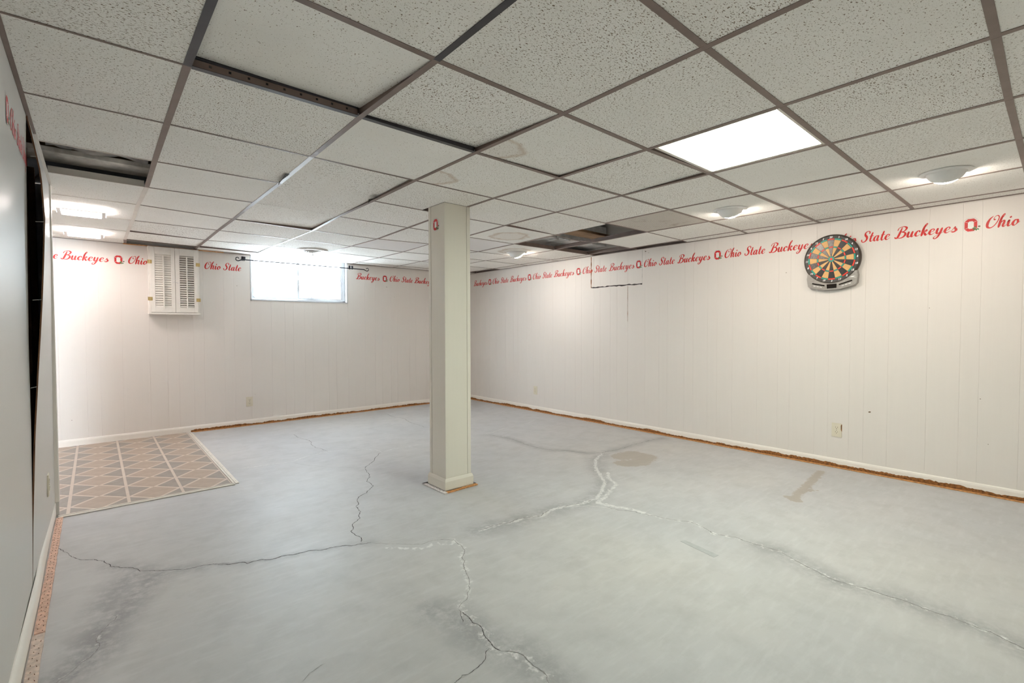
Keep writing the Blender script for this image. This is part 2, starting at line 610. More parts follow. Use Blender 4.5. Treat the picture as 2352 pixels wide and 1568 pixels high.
DARKS = [(CR[18][0], .13, .8), (CR[12][0], .14, .8), (CR[3][0], .13, 1.2), (A([(1500, 520), (1400, 640), (1240, 800), (1165, 900)]), .13, 1.0), (A([(1360, 490), (1200, 600), (1110, 720), (1050, 850)]), .13, .9), (A([(1080, 430), (1500, 480), (2000, 430)]), .09, .7), (D([(1450, 690), (1560, 700), (1660, 780), (1800, 900), (2000, 950), (2250, 1150)]), .14, .9), (CR[9][0], .09, .7), (CR[10][0], .12, .8), (CR[1][0], .05, .6), (CR[21][0], .10, .7)]
DAMP = [(E_([(960, 290), (1040, 270), (1130, 290), (1080, 330), (990, 335)]), .17, 1.0), (E_([(2130, 580), (2150, 545), (2200, 500), (2270, 430), (2310, 390)]), .075, .72), (E_([(2080, 560), (2130, 585), (2165, 590)]), .05, .9), (E_([(2150, 530), (2280, 515)]), .035, .8)]


def dist_poly(P, pl_):
    d = np.full(len(P), 9.)
    pl_ = [np.array(q) for q in pl_]
    for a_, b_ in zip(pl_[:-1], pl_[1:]):
        ab = b_-a_
        tt = np.clip(((P-a_)@ab)/max(ab@ab, 1e-9), 0, 1)
        d = np.minimum(d, np.linalg.norm(P-(a_+tt[:, None]*ab), axis=1))
    return d


FX0, FX1, FY0, FY1 = -1.9, 4.80, -1.6, 6.58
st = .027
nx, ny = int((FX1-FX0)/st), int((FY1-FY0)/st)
gx_, gy_ = np.meshgrid(np.linspace(FX0, FX1, nx+1), np.linspace(FY0, FY1, ny+1))
P2 = np.stack([gx_.ravel(), gy_.ravel()], 1)
vs = [(x, y, 0.) for x, y in P2]
fs = []
for j in range(ny):
    r0 = j*(nx+1)
    fs += [(r0+i, r0+i+1, r0+nx+2+i, r0+nx+1+i) for i in range(nx)]
# slab sides and underside
k = len(vs)
vs += [(FX0, FY0, 0), (FX1, FY0, 0), (FX1, FY1, 0), (FX0, FY1, 0), (FX0, FY0, -.12), (FX1, FY0, -.12), (FX1, FY1, -.12), (FX0, FY1, -.12)]
fs += [(k, k+4, k+5, k+1), (k+1, k+5, k+6, k+2), (k+2, k+6, k+7, k+3), (k+3, k+7, k+4, k), (k+7, k+6, k+5, k+4)]
me = bpy.data.meshes.new('floor')
me.from_pydata(vs, [], fs)
me.materials.append(MAT['concrete'])
for nm, lst in (('chalk', CHALK), ('dark', DARKS), ('damp', DAMP)):
    f = np.zeros(len(P2))
    for pts, r, s in lst:
        f = np.maximum(f, s*np.clip(1-dist_poly(P2, pts)/r, 0, 1))
    at_ = me.attributes.new(nm, 'FLOAT', 'POINT')
    at_.data.foreach_set('value', np.concatenate([f, np.zeros(8)]).astype(np.float32))
floor = link('floor', me)
tag(floor, 'cracked grey concrete basement floor slab with chalky patches', 'floor', kind='structure')


def ribbon(pts, wd, zc=.0007, jag=.35):
    """jagged ribbon along a polyline lying on the floor"""
    P = [np.array(p) for p in pts]
    for _ in range(3):
        Q = [P[0]]
        for a_, b_ in zip(P[:-1], P[1:]):
            d = b_-a_
            L = np.linalg.norm(d)
            if L > .012:
                nrm = np.array([-d[1], d[0]])/max(L, 1e-6)
                Q.append((a_+b_)/2+nrm*random.gauss(0, 1)*min(L*.10, .008)*jag*2)
            Q.append(b_)
        P = Q
    vs, fs = [], []
    n = len(P)
    for i, p in enumerate(P):
        d = P[min(i+1, n-1)]-P[max(i-1, 0)]
        d = d/max(np.linalg.norm(d), 1e-6)
        nrm = np.array([-d[1], d[0]])
        e = min(1, i/3+.15, (n-1-i)/3+.15)
        wl, wr = wd*.5*e*random.uniform(.35, 1.5), wd*.5*e*random.uniform(.35, 1.5)
        vs += [(*(p+nrm*wl), zc), (*(p-nrm*wr), zc)]
    fs = [(2*i, 2*i+1, 2*i+3, 2*i+2) for i in range(n-1)]
    return MB().add(vs, fs)


for n_, (pts, wd, mt) in enumerate(CR):
    ribbon(pts, wd, .0006+.00002*n_).build('crack', mt, floor, recalc=False)

# ------------------------------------------------------------------ outer shell (slab above, foundation behind the panelling)
DECK = 2.46
sh = MB()
sh.box((FX0, FY0, DECK), (FX1, FY1, DECK+.05))
ceiling = sh.build('ceiling', 'plenum_dark')
tag(ceiling, 'dropped ceiling of speckled tiles in a brown metal grid', 'ceiling', kind='structure')

wf = MB().box((-.24, FY0, 0), (FX1, FY0+.1, DECK)).build('wall_front', 'wall_paint')
tag(wf, 'plain painted wall at the near end of the basement', 'wall', kind='structure')
wa = MB().box((FX0, FY0, 0), (FX0+.1, FY1, DECK)).build('wall_alcove', 'wall_paint')
tag(wa, 'painted wall of the alcove beyond the bowed panel wall', 'wall', kind='structure')

# panelled right wall: planks between routed grooves
PT = .005        # plank thickness
wr = MB().box((XR+PT, FY0+.1, 0), (FX1, FY1, DECK)).build('wall_right', 'wall_paint')
tag(wr, 'white panelled wall behind the dartboard', 'wall', kind='structure')
offs = [0, .1, .3, .4, .553, .652, .806, 1.038]
gr = sorted(2.919-o-1.2192*k_ for o in offs for k_ in range(-4, 5))
gr = [FY0+.1]+[g for g in gr if FY0+.15 < g < YB-.03]+[YB]
HATCH = (3.14, 3.88, 1.675)
for a_, b_ in zip(gr[:-1], gr[1:]):
    MB().box((XR, a_+.0001, .0), (XR+PT, b_-.0001, H-.006), ch=.0010).build('plank', 'wall_paint', wr, at=(XR, (a_+b_)/2, 0))
# panelled back wall with the window opening
bk = MB()
bk.box((FX0, YB+PT, 0), (WX0, FY1, DECK)).box((WX1, YB+PT, 0), (FX1, FY1, DECK)).box((WX0, YB+PT, 0), (WX1, FY1, WZ0)).box((WX0, YB+PT, 2.2), (WX1, FY1, DECK))
wb = bk.build('wall_back', 'wall_paint')
tag(wb, 'white panelled wall holding the small high window', 'wall', kind='structure')
offs = [0, .102, .306, .412, .591, .820, .977, 1.079]
gb = sorted(.843+o+1.2192*k_ for o in offs for k_ in range(-3, 4))
gb = [g for g in gb if FX0 < g < XR-.03 and abs(g-WX0) > .05 and abs(g-WX1) > .05]
gb = sorted([FX0+.1]+gb+[WX0, WX1, XR])
for a_, b_ in zip(gb[:-1], gb[1:]):
    top = WZ0-.001 if (a_ >= WX0-.001 and b_ <= WX1+.001) else H-.006
    MB().box((a_+.0001, YB, 0), (b_-.0001, YB+PT, top), ch=.0010).build('plank', 'wall_paint', wb, at=((a_+b_)/2, YB, 0))

# cut-out access patch in the right wall: open saw kerfs
def kerf(name, pts, wd, mt, par, plane='x', off=.0009):
    vs, fs = [], []
    n = len(pts)
    for i, (u, z) in enumerate(pts):
        u0, z0 = pts[max(i-1, 0)]
        u1, z1 = pts[min(i+1, n-1)]
        L = hypot(u1-u0, z1-z0)
        nu, nz = -(z1-z0)/L, (u1-u0)/L
        q = wd*random.uniform(.4, 1.3)/2
        for s in (1, -1):
            vs.append((XR-off, u+nu*q*s, z+nz*q*s) if plane == 'x' else (u+nu*q*s, YB-off, z+nz*q*s))
    fs = [(2*i, 2*i+1, 2*i+3, 2*i+2) for i in range(n-1)]
    return MB().add(vs, fs).build(name, mt, par, recalc=False)


kerf('saw_cut', [(3.88, z) for z in np.linspace(H-.01, 1.675, 14)], .016, 'bare_wood', wr)
kerf('saw_cut', [(y, 1.675+random.uniform(-.004, .004)) for y in np.linspace(3.88, 3.14, 22)], .014, 'crack_dark', wr)
kerf('saw_cut', [(3.14, z) for z in np.linspace(H-.01, 1.675, 10)], .003, 'crack_soft', wr)
kerf('panel_joint', [(3.334, z) for z in np.linspace(1.66, 1.25, 10)], .005, 'bare_wood', wr)
# scuffs and nail holes in the panelling
for px, py, s in ((1806, 626, .006), (1998, 946, .012), (2135, 707, .004), (2252, 916, .005), (1955, 1062, .009), (1483, 577, .012), (1490, 580, .006), (2270, 1020, .004)):
    p = atx(px, py, XR)
    MB().prism([(s*cos(t_)*random.uniform(.5, 1), s*.6*sin(t_)*random.uniform(.5, 1)) for t_ in np.linspace(0, 2*pi, 7)[:-1]], 0, .0012, tf=lambda q, p=p: (XR-q[2], p[1]+q[0], p[2]+q[1])).build('scuff', 'slot_dark', wr, at=tuple(p))
for px, py, s in ((888, 659, .008), (544, 656, .006), (165, 965, .006), (586, 905, .004), (906, 682, .005)):
    p = aty(px, py, YB)
    MB().prism([(s*cos(t_)*random.uniform(.5, 1), s*.6*sin(t_)*random.uniform(.5, 1)) for t_ in np.linspace(0, 2*pi, 7)[:-1]], 0, .0012, tf=lambda q, p=p: (p[0]+q[0], YB-q[2], p[2]+q[1])).build('scuff', 'slot_dark', wb, at=tuple(p))

# ------------------------------------------------------------------ left wall: two sheets, the farther one bowed off its studs
LEND = 4.14
first_prof = [(0.0, -.222), (.336, -.215), (.725, -.210), (1.093, -.210), (1.639, -.204), (1.999, -.199), (H, -.198)]
bow_prof = [(0.0, -.222), (.332, -.213), (.721, -.198), (.999, -.182), (1.277, -.165), (1.463, -.156), (1.648, -.149), (1.831, -.157), (2.006, -.184), (H, -.195)]
far_prof = [(0.0, -.209), (.643, -.206), (1.053, -.202), (1.594, -.196), (H, -.195)]


def prof(pr, z):
    return float(np.interp(z, [q[0] for q in pr], [q[1] for q in pr]))


wl = MB().box((-.40, FY0, 0), (-.30, LEND-.012, DECK)).build('wall_left', 'panel_back')
tag(wl, 'bowed white panel wall with an open dark seam', 'wall', kind='structure')
SEAM = 2.85
zs = np.linspace(0, H-.004, 40)


def sheet(y0, y1, pa, pb, ny_, name, edge_mat, ease=1.0, th=.005):
    vs, fs = [], []
    ys = np.linspace(y0, y1, ny_)
    for y in ys:
        t_ = (y-y0)/(y1-y0)
        t_ = (t_*t_*(3-2*t_))*ease+t_*(1-ease)
        for z in zs:
            x = prof(pa, z)*(1-t_)+prof(pb, z)*t_
            vs.append((x, y, z))
    nz = len(zs)
    N = len(vs)
    vs += [(x-th, y, z) for x, y, z in vs]
    mi = []
    for i in range(ny_-1):
        for j in range(nz-1):
            a_ = i*nz+j
            fs.append((a_, a_+1, a_+nz+1, a_+nz))
            mi.append(0)
            fs.append((N+a_, N+a_+nz, N+a_+nz+1, N+a_+1))
            mi.append(1)
    for i in (0, ny_-1):
        for j in range(nz-1):
            a_ = i*nz+j
            fs.append((a_, a_+1, N+a_+1, N+a_))
            mi.append(1)
    for i in range(ny_-1):
        for j in (0, nz-1):
            a_ = i*nz+j
            fs.append((a_, a_+nz, N+a_+nz, N+a_))
            mi.append(1)
    b = MB()
    b.v, b.f, b.mi = vs, fs, mi
    return b.build(name, ['left_paint', edge_mat], wl, smooth=True, at=(prof(pa, 0), (y0+y1)/2, 0))


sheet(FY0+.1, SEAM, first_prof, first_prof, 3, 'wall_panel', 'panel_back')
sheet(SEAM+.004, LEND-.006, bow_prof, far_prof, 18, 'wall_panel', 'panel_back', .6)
for y in (2.2, 2.93, 3.34, 3.75):
    MB().box((-.30, y, 0), (-.235, y+.038, H)).build('stud', 'joist_wood', wl, at=(-.27, y, 0))
# bent panel pins bridging the open seam
for z, l in ((1.90, .02), (1.63, .03), (1.30, .03), (.93, .022)):
    x = prof(bow_prof, z)
    MB().tube([(x-.003, SEAM+.005, z), (x-.012, SEAM+.001, z-.002), (x-l, SEAM-.004, z-.004)], .0009, 5).build('panel_pin', 'galvanized', wl, at=(x, SEAM, z))
# end casing of the left wall (outside corner)
MB().box((-.42, LEND-.006, 0), (-.190, LEND+.008, H-.004), ch=.002).build('end_casing', 'left_paint', wl, at=(-.3, LEND, 0))
MB().box((-.222, LEND-.030, .09), (-.187, LEND+.010, H-.004), ch=.003).build('corner_bead', 'trim_paint', wl, at=(-.2, LEND, 0))

# ------------------------------------------------------------------ baseboards
BH = .072


def base_profile(L):
    return [(0, 0), (.011, 0), (.011, BH-.018), (.008, BH-.006), (.004, BH), (0, BH)]


def run_x(name, x0, x1, label):      # along the back wall
    b = MB()
    pr = base_profile(0)
    n = len(pr)
    vs = [(x, YB-d, z) for x in (x0, x1) for d, z in pr]
    fs = [(i, (i+1) % n, n+(i+1) % n, n+i) for i in range(n)]+[tuple(range(n)), tuple(range(n, 2*n))]
    o = b.add(vs, fs).build(name, 'trim_paint')
    return tag(o, label, 'baseboard', kind='structure')


def run_y(name, y0, y1, label):
    b = MB()
    pr = base_profile(0)
    n = len(pr)
    vs = [(XR-d, y, z) for y in (y0, y1) for d, z in pr]
    fs = [(i, (i+1) % n, n+(i+1) % n, n+i) for i in range(n)]+[tuple(range(n)), tuple(range(n, 2*n))]
    o = b.add(vs, fs).build(name, 'trim_paint')
    return tag(o, label, 'baseboard', kind='structure')


bbr = run_y('baseboard_right', FY0+.1, YB-.012, 'white baseboard along the dartboard wall with a bare lower edge')
bbb = run_x('baseboard_back', FX0+.1, XR-.012, 'white baseboard along the window wall with a bare lower edge')


def ragged(u0, u1, f, name, par, hgt=.026):
    n = int((u1-u0)/.009)
    us = np.linspace(u0, u1, n+1)
    hs, h = [], hgt
    for _ in us:
        h = min(max(h+random.gauss(0, .0022), hgt*.7), hgt*1.3)
        hs.append(h+random.uniform(-.0022, .0022))
    vs = [f(u, 0.0005) for u in us]+[f(u, h_) for u, h_ in zip(us, hs)]
    fs = [(i, i+1, n+2+i, n+1+i) for i in range(n)]
    MB().add(vs, fs).build(name, 'bare_wood', par, recalc=False)


ragged(FY0+.15, YB-.05, lambda u, z: (XR-.0118, u, z), 'bare_wood_edge', bbr, .029)
ragged(.80, XR-.05, lambda u, z: (u, YB-.0118, z), 'bare_wood_edge', bbb, .024)

# left baseboard, wavy
lb = [(-.209, LEND), (-.2135, 3.7), (-.2125, 3.3), (-.207, 2.93), (-.2085, 2.6), (-.211, 2.25), (-.213, 1.9), (-.213, FY0+.1)]
lbx = lambda y: float(np.interp(y, [q[1] for q in lb][::-1], [q[0] for q in lb][::-1]))
ys = list(np.linspace(LEND-.004, 1.8, 40))+[.5, FY0+.1]
pr = [(0, 0), (.013, 0), (.013, .075), (.009, .087), (.004, .092), (0, .092)]
vs = [(lbx(y)-.009+d, y, z) for y in ys for d, z in pr]
n = len(pr)
fs = [(i*n+j, i*n+(j+1) % n, (i+1)*n+(j+1) % n, (i+1)*n+j) for i in range(len(ys)-1) for j in range(n)]+[tuple(range(n)), tuple(range((len(ys)-1)*n, len(ys)*n))]
bbl = MB().add(vs, fs).build('baseboard_left', 'trim_paint', smooth=True)
tag(bbl, 'wavy white baseboard along the bowed wall', 'baseboard', kind='structure')

# ------------------------------------------------------------------ window
w1 = thing('window_1', 'small high two-pane sliding basement window with white frame', 'window', ((WX0+WX1)/2, YB, WZ0), kind='structure')
WZ1 = 2.2
YG = YB+.085
b = MB()
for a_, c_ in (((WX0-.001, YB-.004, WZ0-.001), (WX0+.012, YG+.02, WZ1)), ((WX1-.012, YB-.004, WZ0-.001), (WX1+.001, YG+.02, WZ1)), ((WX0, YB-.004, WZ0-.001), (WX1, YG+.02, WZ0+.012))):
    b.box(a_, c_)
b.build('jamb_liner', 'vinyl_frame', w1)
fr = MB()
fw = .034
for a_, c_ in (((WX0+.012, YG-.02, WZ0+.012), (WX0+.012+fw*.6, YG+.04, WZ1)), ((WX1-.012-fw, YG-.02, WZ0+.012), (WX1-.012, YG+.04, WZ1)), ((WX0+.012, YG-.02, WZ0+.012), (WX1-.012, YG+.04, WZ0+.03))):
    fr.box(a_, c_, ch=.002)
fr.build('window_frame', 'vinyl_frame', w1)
xm = float(aty(685, 650, YG)[0])
for s, (x0, x1, yo) in enumerate(((WX0+.030, xm+.012, .012), (xm-.022, WX1-.046, -.014))):
    sa = MB()
    rl = .03
    y0, y1 = YG+yo-.011, YG+yo+.011
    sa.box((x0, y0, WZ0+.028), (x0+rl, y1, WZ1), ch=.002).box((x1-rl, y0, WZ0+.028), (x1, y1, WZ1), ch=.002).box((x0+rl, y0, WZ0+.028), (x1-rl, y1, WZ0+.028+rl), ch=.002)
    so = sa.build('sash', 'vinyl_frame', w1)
    MB().box((x0+rl, YG+yo-.002, WZ0+.028+rl), (x1-rl, YG+yo+.002, WZ1)).build('pane', 'dusty_glass', so, at=((x0+x1)/2, YG+yo, WZ0))
    if s == 1:
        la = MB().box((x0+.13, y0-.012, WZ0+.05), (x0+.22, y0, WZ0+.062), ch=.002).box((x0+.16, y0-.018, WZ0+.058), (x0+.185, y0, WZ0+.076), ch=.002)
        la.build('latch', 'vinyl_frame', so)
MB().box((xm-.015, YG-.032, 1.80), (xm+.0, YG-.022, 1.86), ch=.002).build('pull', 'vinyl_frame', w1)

# ------------------------------------------------------------------ ceiling grid
NODE = {(0, 0): (429, 149), (0, 1): (383, 283), (0, 2): (355, 370), (0, 3): (338, 430), (0, 4): (317, 469), (0, 5): (304, 506), (0, 6): (293, 531), (0, 7): (286, 549),
        (1, -1): (1002, 140), (1, 0): (828, 267), (1, 1): (716, 360), (1, 2): (645, 420), (1, 3): (585, 465), (1, 4): (536, 504), (1, 5): (501, 529), (1, 6): (473, 552), (1, 7): (454, 567),
        (2, -2): (1620, 109), (2, -1): (1294, 262), (2, 0): (1094, 350), (2, 1): (954, 414), (2, 2): (858, 461), (2, 3): (778, 497), (2, 4): (719, 531), (2, 5): (670, 550),
        (3, -3): (2287, 84), (3, -2): (1796, 244), (3, -1): (1486, 344), (3, 0): (1285, 409), (3, 1): (1134, 455), (3, 3): (939, 523), (3, 4): (868, 550), (3, 5): (807, 566),
        (4, -3): (2316, 228), (4, -2): (1906, 331), (4, -1): (1633, 399), (4, 0): (1429, 449), (4, 1): (1278, 487), (4, 2): (1160, 518), (4, 3): (1070, 544), (4, 5): (926, 579), (4, 6): (871, 592),
        (5, -3): (2340, 320), (5, -2): (1987, 395), (5, -1): (1727, 444), (5, 0): (1539, 481), (5, 1): (1392, 512), (5, 2): (1278, 540), (5, 3): (1183, 561), (5, 4): (1100, 579),
        (6, -2): (2046, 438), (6, -1): (1810, 479), (6, 0): (1631, 508), (6, 1): (1488, 532), (6, 2): (1370, 556), (6, 3): (1276, 574), (6, 4): (1190, 590),
        (7, -2): (2090, 472), (7, -1): (1871, 507), (7, 0): (1701, 529), (7, 1): (1566, 551), (7, 2): (1450, 570), (7, 3): (1351, 585)}
IW = (XR-GX)/G          # right wall in grid units
JW = (YB-GY)/G
XL = -.197              # left wall at the ceiling


def node(i, j):
    i_ = min(i, IW)
    j_ = min(j, JW)
    x, y = GX+i_*G, GY+j_*G
    if (i, j) in NODE and i < 8 and j < 8:
        q = atz(*NODE[(i, j)], H)
        x, y = .25*x+.75*q[0], .25*y+.75*q[1]
    if i <= -1 and GY+j*G < LEND+.2 and i > -2:
        x = XL
    return Vector((x, y, H))


IS = list(range(-3, 9))
JS = list(range(-6, 9))


def yclamp(p):
    return Vector((max(p.x, FX0+.1), min(max(p.y, FY0+.1), YB), p.z))


def NP(i, j):
    return yclamp(node(i, j))


def seg_ok(i, j, di, dj):
    """grid member from (i,j) to (i+di,j+dj) exists?"""
    if i+di > 8 or j+dj > 8:
        return False
    # left of the bowed wall only the alcove behind its end is ceilinged
    if i < -1 or (i == -1 and (di == 0)):
        if GY+j*G < LEND+.1:
            return False
    return True


COLX0, COLX1, COLY0, COLY1 = 1.885, 2.108, 2.893, 3.105
NO_TEE = {(5, 2, 1, 0), (1, 2, 1, 0), (1, 3, 1, 0)}
SKIP_MISSING = {(-1, 2), (5, 1), (5, 2), (6, 2), (1, 2)}
LONG = {(1, 1): 2}       # one 2 x 4 ft tile, sagged over its cross tee
WHITE_T = {(1, 1, 0, 1)}
CREAM_T = {(0, 3, 0, 1), (0, 4, 0, 1), (0, 5, 0, 1), (0, 6, 0, 1)}
DARK_T = {(0, 0, 1, 0), (1, 0, 1, 0), (1, -2, 0, 1), (0, -1, 0, 1)}


def tee(i, j, di, dj):
    a_, c_ = NP(i, j), NP(i+di, j+dj)
    if (a_-c_).length < .03:
        return
    d = (c_-a_).normalized()
    nn = Vector((-d.y, d.x, 0))
    hw = .0122
    if di == 1 and j >= 1:
        hw = .0065
    if di == 1 and i == -1:
        hw = .005
    if dj == 1 and j >= 4 and i >= 2:
        hw = .009
    a2, c2 = a_+d*.0128*(1 if di else 0), c_-d*.0128*(1 if di else 0)
    if (i, j, di, dj) == (3, 1, 0, 1):      # butts into the column
        c2 = a_+d*((COLY0-.002-a_.y)/d.y)
    if (i, j, di, dj) == (3, 2, 0, 1):      # starts behind the column
        a2 = a_+d*max(0, ((COLY1+.002-a_.y)/d.y))
    L = (c2-a2).length
    b = MB()
    dz = -.0002 if di else 0
    tfm = lambda q: tuple(a2+d*q[0]+nn*q[1]+Vector((0, 0, q[2]+dz)))
    b.box((0, -hw, -.0016), (L, hw, 0), tf=tfm)
    b.box((0, -.0016, 0), (L, .0016, .036), tf=tfm)
    b.box((0, -.004, .030), (L, .004, .038), tf=tfm)
    mt = 'tee_brown'
    key = (i, j, di, dj)
    if key in WHITE_T:
        mt = 'tee_white'
    if key in CREAM_T or (i < 0 and j >= 2):
        mt = 'tee_cream'
    if key in DARK_T:
        mt = 'tee_dark'
    if key == (0, 0, 1, 0):                 # web slots showing above the flange
        for u in np.linspace(.05, L-.05, 9):
            b.box((u, -.0022, .014), (u+.008, .0022, .022), 1, tf=tfm)
        b.box((0, -.0019, .002), (L, .0019, .028), 2, tf=tfm)
        b.build('tee_bar', ['tee_dark', 'display_black', 'tee_brown'], ceiling, at=tuple((a2+c2)/2))
        return
    b.build('tee_bar', mt, ceiling, at=tuple((a2+c2)/2))


for i in IS:
    for j in JS:
        if 0 <= i <= 7 or (i < 0 and i > -4):
            if j < 8 and i <= 7 and seg_ok(i, j, 0, 1) and not (i == -1 and GY+j*G < LEND+.1):
                tee(i, j, 0, 1)
        if j <= 7 and i < 8 and seg_ok(i, j, 1, 0) and (i, j, 1, 0) not in NO_TEE:
            tee(i, j, 1, 0)

# the tee that droops between the two missing tiles
a_, c_ = NP(5, 2), NP(6, 2)
b = MB()
for k_ in range(8):
    t0, t1 = k_/8, (k_+1)/8
    p0, p1 = a_.lerp(c_, t0), a_.lerp(c_, t1)
    z0, z1 = -.02*sin(pi*t0), -.02*sin(pi*t1)
    vs = [(p.x+sx, p.y+sy, H+z+sz) for p, z in ((p0, z0), (p1, z1)) for sx, sy, sz in ((0, -.008, 0), (0, .008, 0), (0, .008, .002), (0, -.008, .002))]
    b.add(vs, [(0, 1, 5, 4), (1, 2, 6, 5), (2, 3, 7, 6), (3, 0, 4, 7), (3, 2, 1, 0), (4, 5, 6, 7)])
b.build('tee_bar', 'tee_brown', ceiling, at=tuple((a_+c_)/2))
# two twisted grid tails
for px, py, qx, qy in ((662, 400, 640, 421), (868, 452, 846, 462)):
    p, q = atz(px, py, H-.004), atz(qx, qy, H-.012)
    b = MB()
    n = 6
    vs = []
    for k_ in range(n+1):
        t_ = k_/n
        c0 = p*(1-t_)+q*t_
        an = 1.1*t_+.3
        for s in (-1, 1):
            vs.append((c0[0]+s*.020*cos(an), c0[1]+s*.014*cos(an), c0[2]+s*.014*sin(an)))
    b.add(vs, [(2*k_, 2*k_+1, 2*k_+3, 2*k_+2) for k_ in range(n)])
    b.build('bent_tee_tail', 'plenum_dark', ceiling, recalc=False)

# wall angles where the grid meets the walls
ang = MB()
ang.box((XR-.022, FY0+.1, H-.0018), (XR, YB, H)).box((XR-.002, FY0+.1, H), (XR, YB, H+.022))
ang.build('wall_angle', 'tee_brown', ceiling)
ang = MB()
ang.box((FX0+.1, YB-.022, H-.0018), (XR-.022, YB, H))
ang.build('wall_angle', 'tee_brown', ceiling)
ang = MB()
ang.box((XL-.006, FY0+.1, H-.002), (XL+.013, 3.10, H)).box((XL-.006, FY0+.1, H-.024), (XL-.003, 3.10, H))
ang.build('wall_angle', 'tee_brown', ceiling)
ang = MB()
ang.box((XL-.006, 3.11, H-.002), (XL+.015, LEND, H)).box((XL-.006, 3.11, H-.024), (XL-.003, LEND, H))
ang.build('wall_angle', 'tee_cream', ceiling)
# loose batten against the back wall where the edge strip is gone
p0, p1 = aty(286, 556, YB-.03), aty(600, 588, YB-.03)
MB().box((GX-.02, YB-.050, H-.012), (1.15, YB-.034, H-.003), ch=.002).build('edge_batten', 'strip_wood', ceiling)

# ------------------------------------------------------------------ ceiling tiles
LIFT = {(0, -1): (0, 0, .034, .040), (1, -1): (0, 0, .024, .014), (2, -1): (0, 0, .012, 0), (1, 1): (0, .018, .0, .0), (3, -1): (0, .016, 0, 0), (2, -3): (0, 0, 0, 0),
        (3, -3): (.012, 0, 0, 0), (4, 1): (.008, -.012, .0, .014), (1, 3): (0, .0, .022, .002), (0, 5): (.0, .0, .0, .010), (1, 6): (.0, .0, .006, .014), (0, 6): (0, 0, .006, .006)}
TROFFER = (3, -2)
WHITE_TILES = {(3, 4), (4, 3)}
STRIP_MISSING = {(0, 7), (7, 2), (7, 6), (7, 1)}
RING = {(4, 2), (5, 3)}
CORNER = {(2, 0), (2, -1)}
kinds = ['tile_fissured', 'tile_fissured_across', 'tile_flecked', 'tile_fine']
KIND = {(0, 0): 'tile_fissured_across', (-1, 0): 'tile_flecked', (-1, -1): 'tile_fissured', (0, -1): 'tile_fine', (1, -1): 'tile_fissured_across', (1, -2): 'tile_fissured', (2, -2): 'tile_fissured_across', (2, -3): 'tile_flecked', (3, -3): 'tile_fissured', (4, -3): 'tile_fissured_across', (1, 1): 'tile_flecked', (0, 1): 'tile_flecked', (0, 2): 'tile_fine', (0, 3): 'tile_fine', (0, 4): 'tile_fine', (5, -3): 'tile_fine', (-1, 3): 'tile_fine', (-1, 4): 'tile_fine', (-1, 1): 'tile_flecked'}
IN = .0035
for i in range(-3, 8):
    for j in range(-6, 8):
        if i < -1 and GY+j*G < LEND:
            continue
        if i < -1 and j < 4:
            continue
        if (i, j) in SKIP_MISSING or (i, j) == TROFFER or (i, j) in STRIP_MISSING:
            continue
        jn = j+LONG.get((i, j), 1)
        q = [NP(i, j), NP(i+1, j), NP(i+1, jn), NP(i, jn)]
        if min((q[0]-q[1]).length, (q[1]-q[2]).length) < .04:
            continue
        if i == -1 and j >= 4:
            q[0] = NP(-1, j)
        cx, cy = sum(p.x for p in q)/4, sum(p.y for p in q)/4
        poly = []
        for k_, p in enumerate(q):
            sx, sy = ((1, 1), (-1, 1), (-1, -1), (1, -1))[k_]
            poly.append((p.x+sx*IN, p.y+sy*IN))
        lf = LIFT.get((i, j), (0, 0, 0, 0))
        x0, x1, y0, y1 = q[0].x, q[1].x, q[0].y, q[2].y

        def zf(x, y, x0=x0, x1=x1, y0=y0, y1=y1, lf=lf):
            u = min(max((x-x0)/(x1-x0), 0), 1)
            v_ = min(max((y-y0)/(y1-y0), 0), 1)
            return H+.0006+lf[0]*(1-u)*(1-v_)+lf[1]*u*(1-v_)+lf[2]*u*v_+lf[3]*(1-u)*v_
        if (i, j) == (2, 1):      # notched round the column
            P1 = poly
            e = .002
            poly = [P1[0], P1[1], (P1[1][0], COLY0-e), (COLX0-e, COLY0-e), (COLX0-e, P1[2][1]), P1[3]]
        th = .014
        if (i, j) in WHITE_TILES:
            MB().prism(poly, zf, lambda x, y: zf(x, y)+.004).build('white_panel', 'acrylic_white', ceiling, at=(cx, cy, H))
            continue
        if (i, j) == (5, 0):
            MB().prism(poly, zf, lambda x, y: zf(x, y)+.003).build('perforated_panel', 'perforated_metal', ceiling, at=(cx, cy, H))
            continue
        mt = 'tile_ring_stain' if (i, j) in RING else 'tile_corner_stain' if (i, j) in CORNER else KIND.get((i, j), kinds[(i*7+j*5+(i*j) % 3) % 4])
        MB().prism(poly, zf, lambda x, y: zf(x, y)+th).build('ceiling_tile', mt, ceiling, at=(cx, cy, H))

# things above the missing tiles
MB().box((-.19, 3.00, 2.24), (1.2, 3.038, DECK)).build('joist', 'joist_wood', ceiling)
MB().box((-.29, 3.70, 2.155), (1.4, 3.92, 2.185), ch=.003).build('old_plank', 'old_board', ceiling)
MB().box((-.29, 4.02, 2.2), (1.4, 4.06, DECK)).build('joist', 'joist_wood', ceiling)
b = MB()
n = 14
vs = []
for k_ in range(n+1):
    x = -.18+.44*k_/n
    for y, z in ((3.36, 2.24+.01*sin(k_*1.7)), (3.50, 2.18+.008*sin(k_*.9+1)), (3.62, 2.165+.010*sin(k_*.8)), (3.72, 2.20+.012*sin(k_*1.1+2))):
        vs.append((x, y, z))
b.add(vs, [(4*a_+c_, 4*a_+c_+1, 4*a_+c_+5, 4*a_+c_+4) for a_ in range(n) for c_ in range(3)])
b.build('insulation_sheet', 'insulation_foil', ceiling, smooth=True, recalc=False)
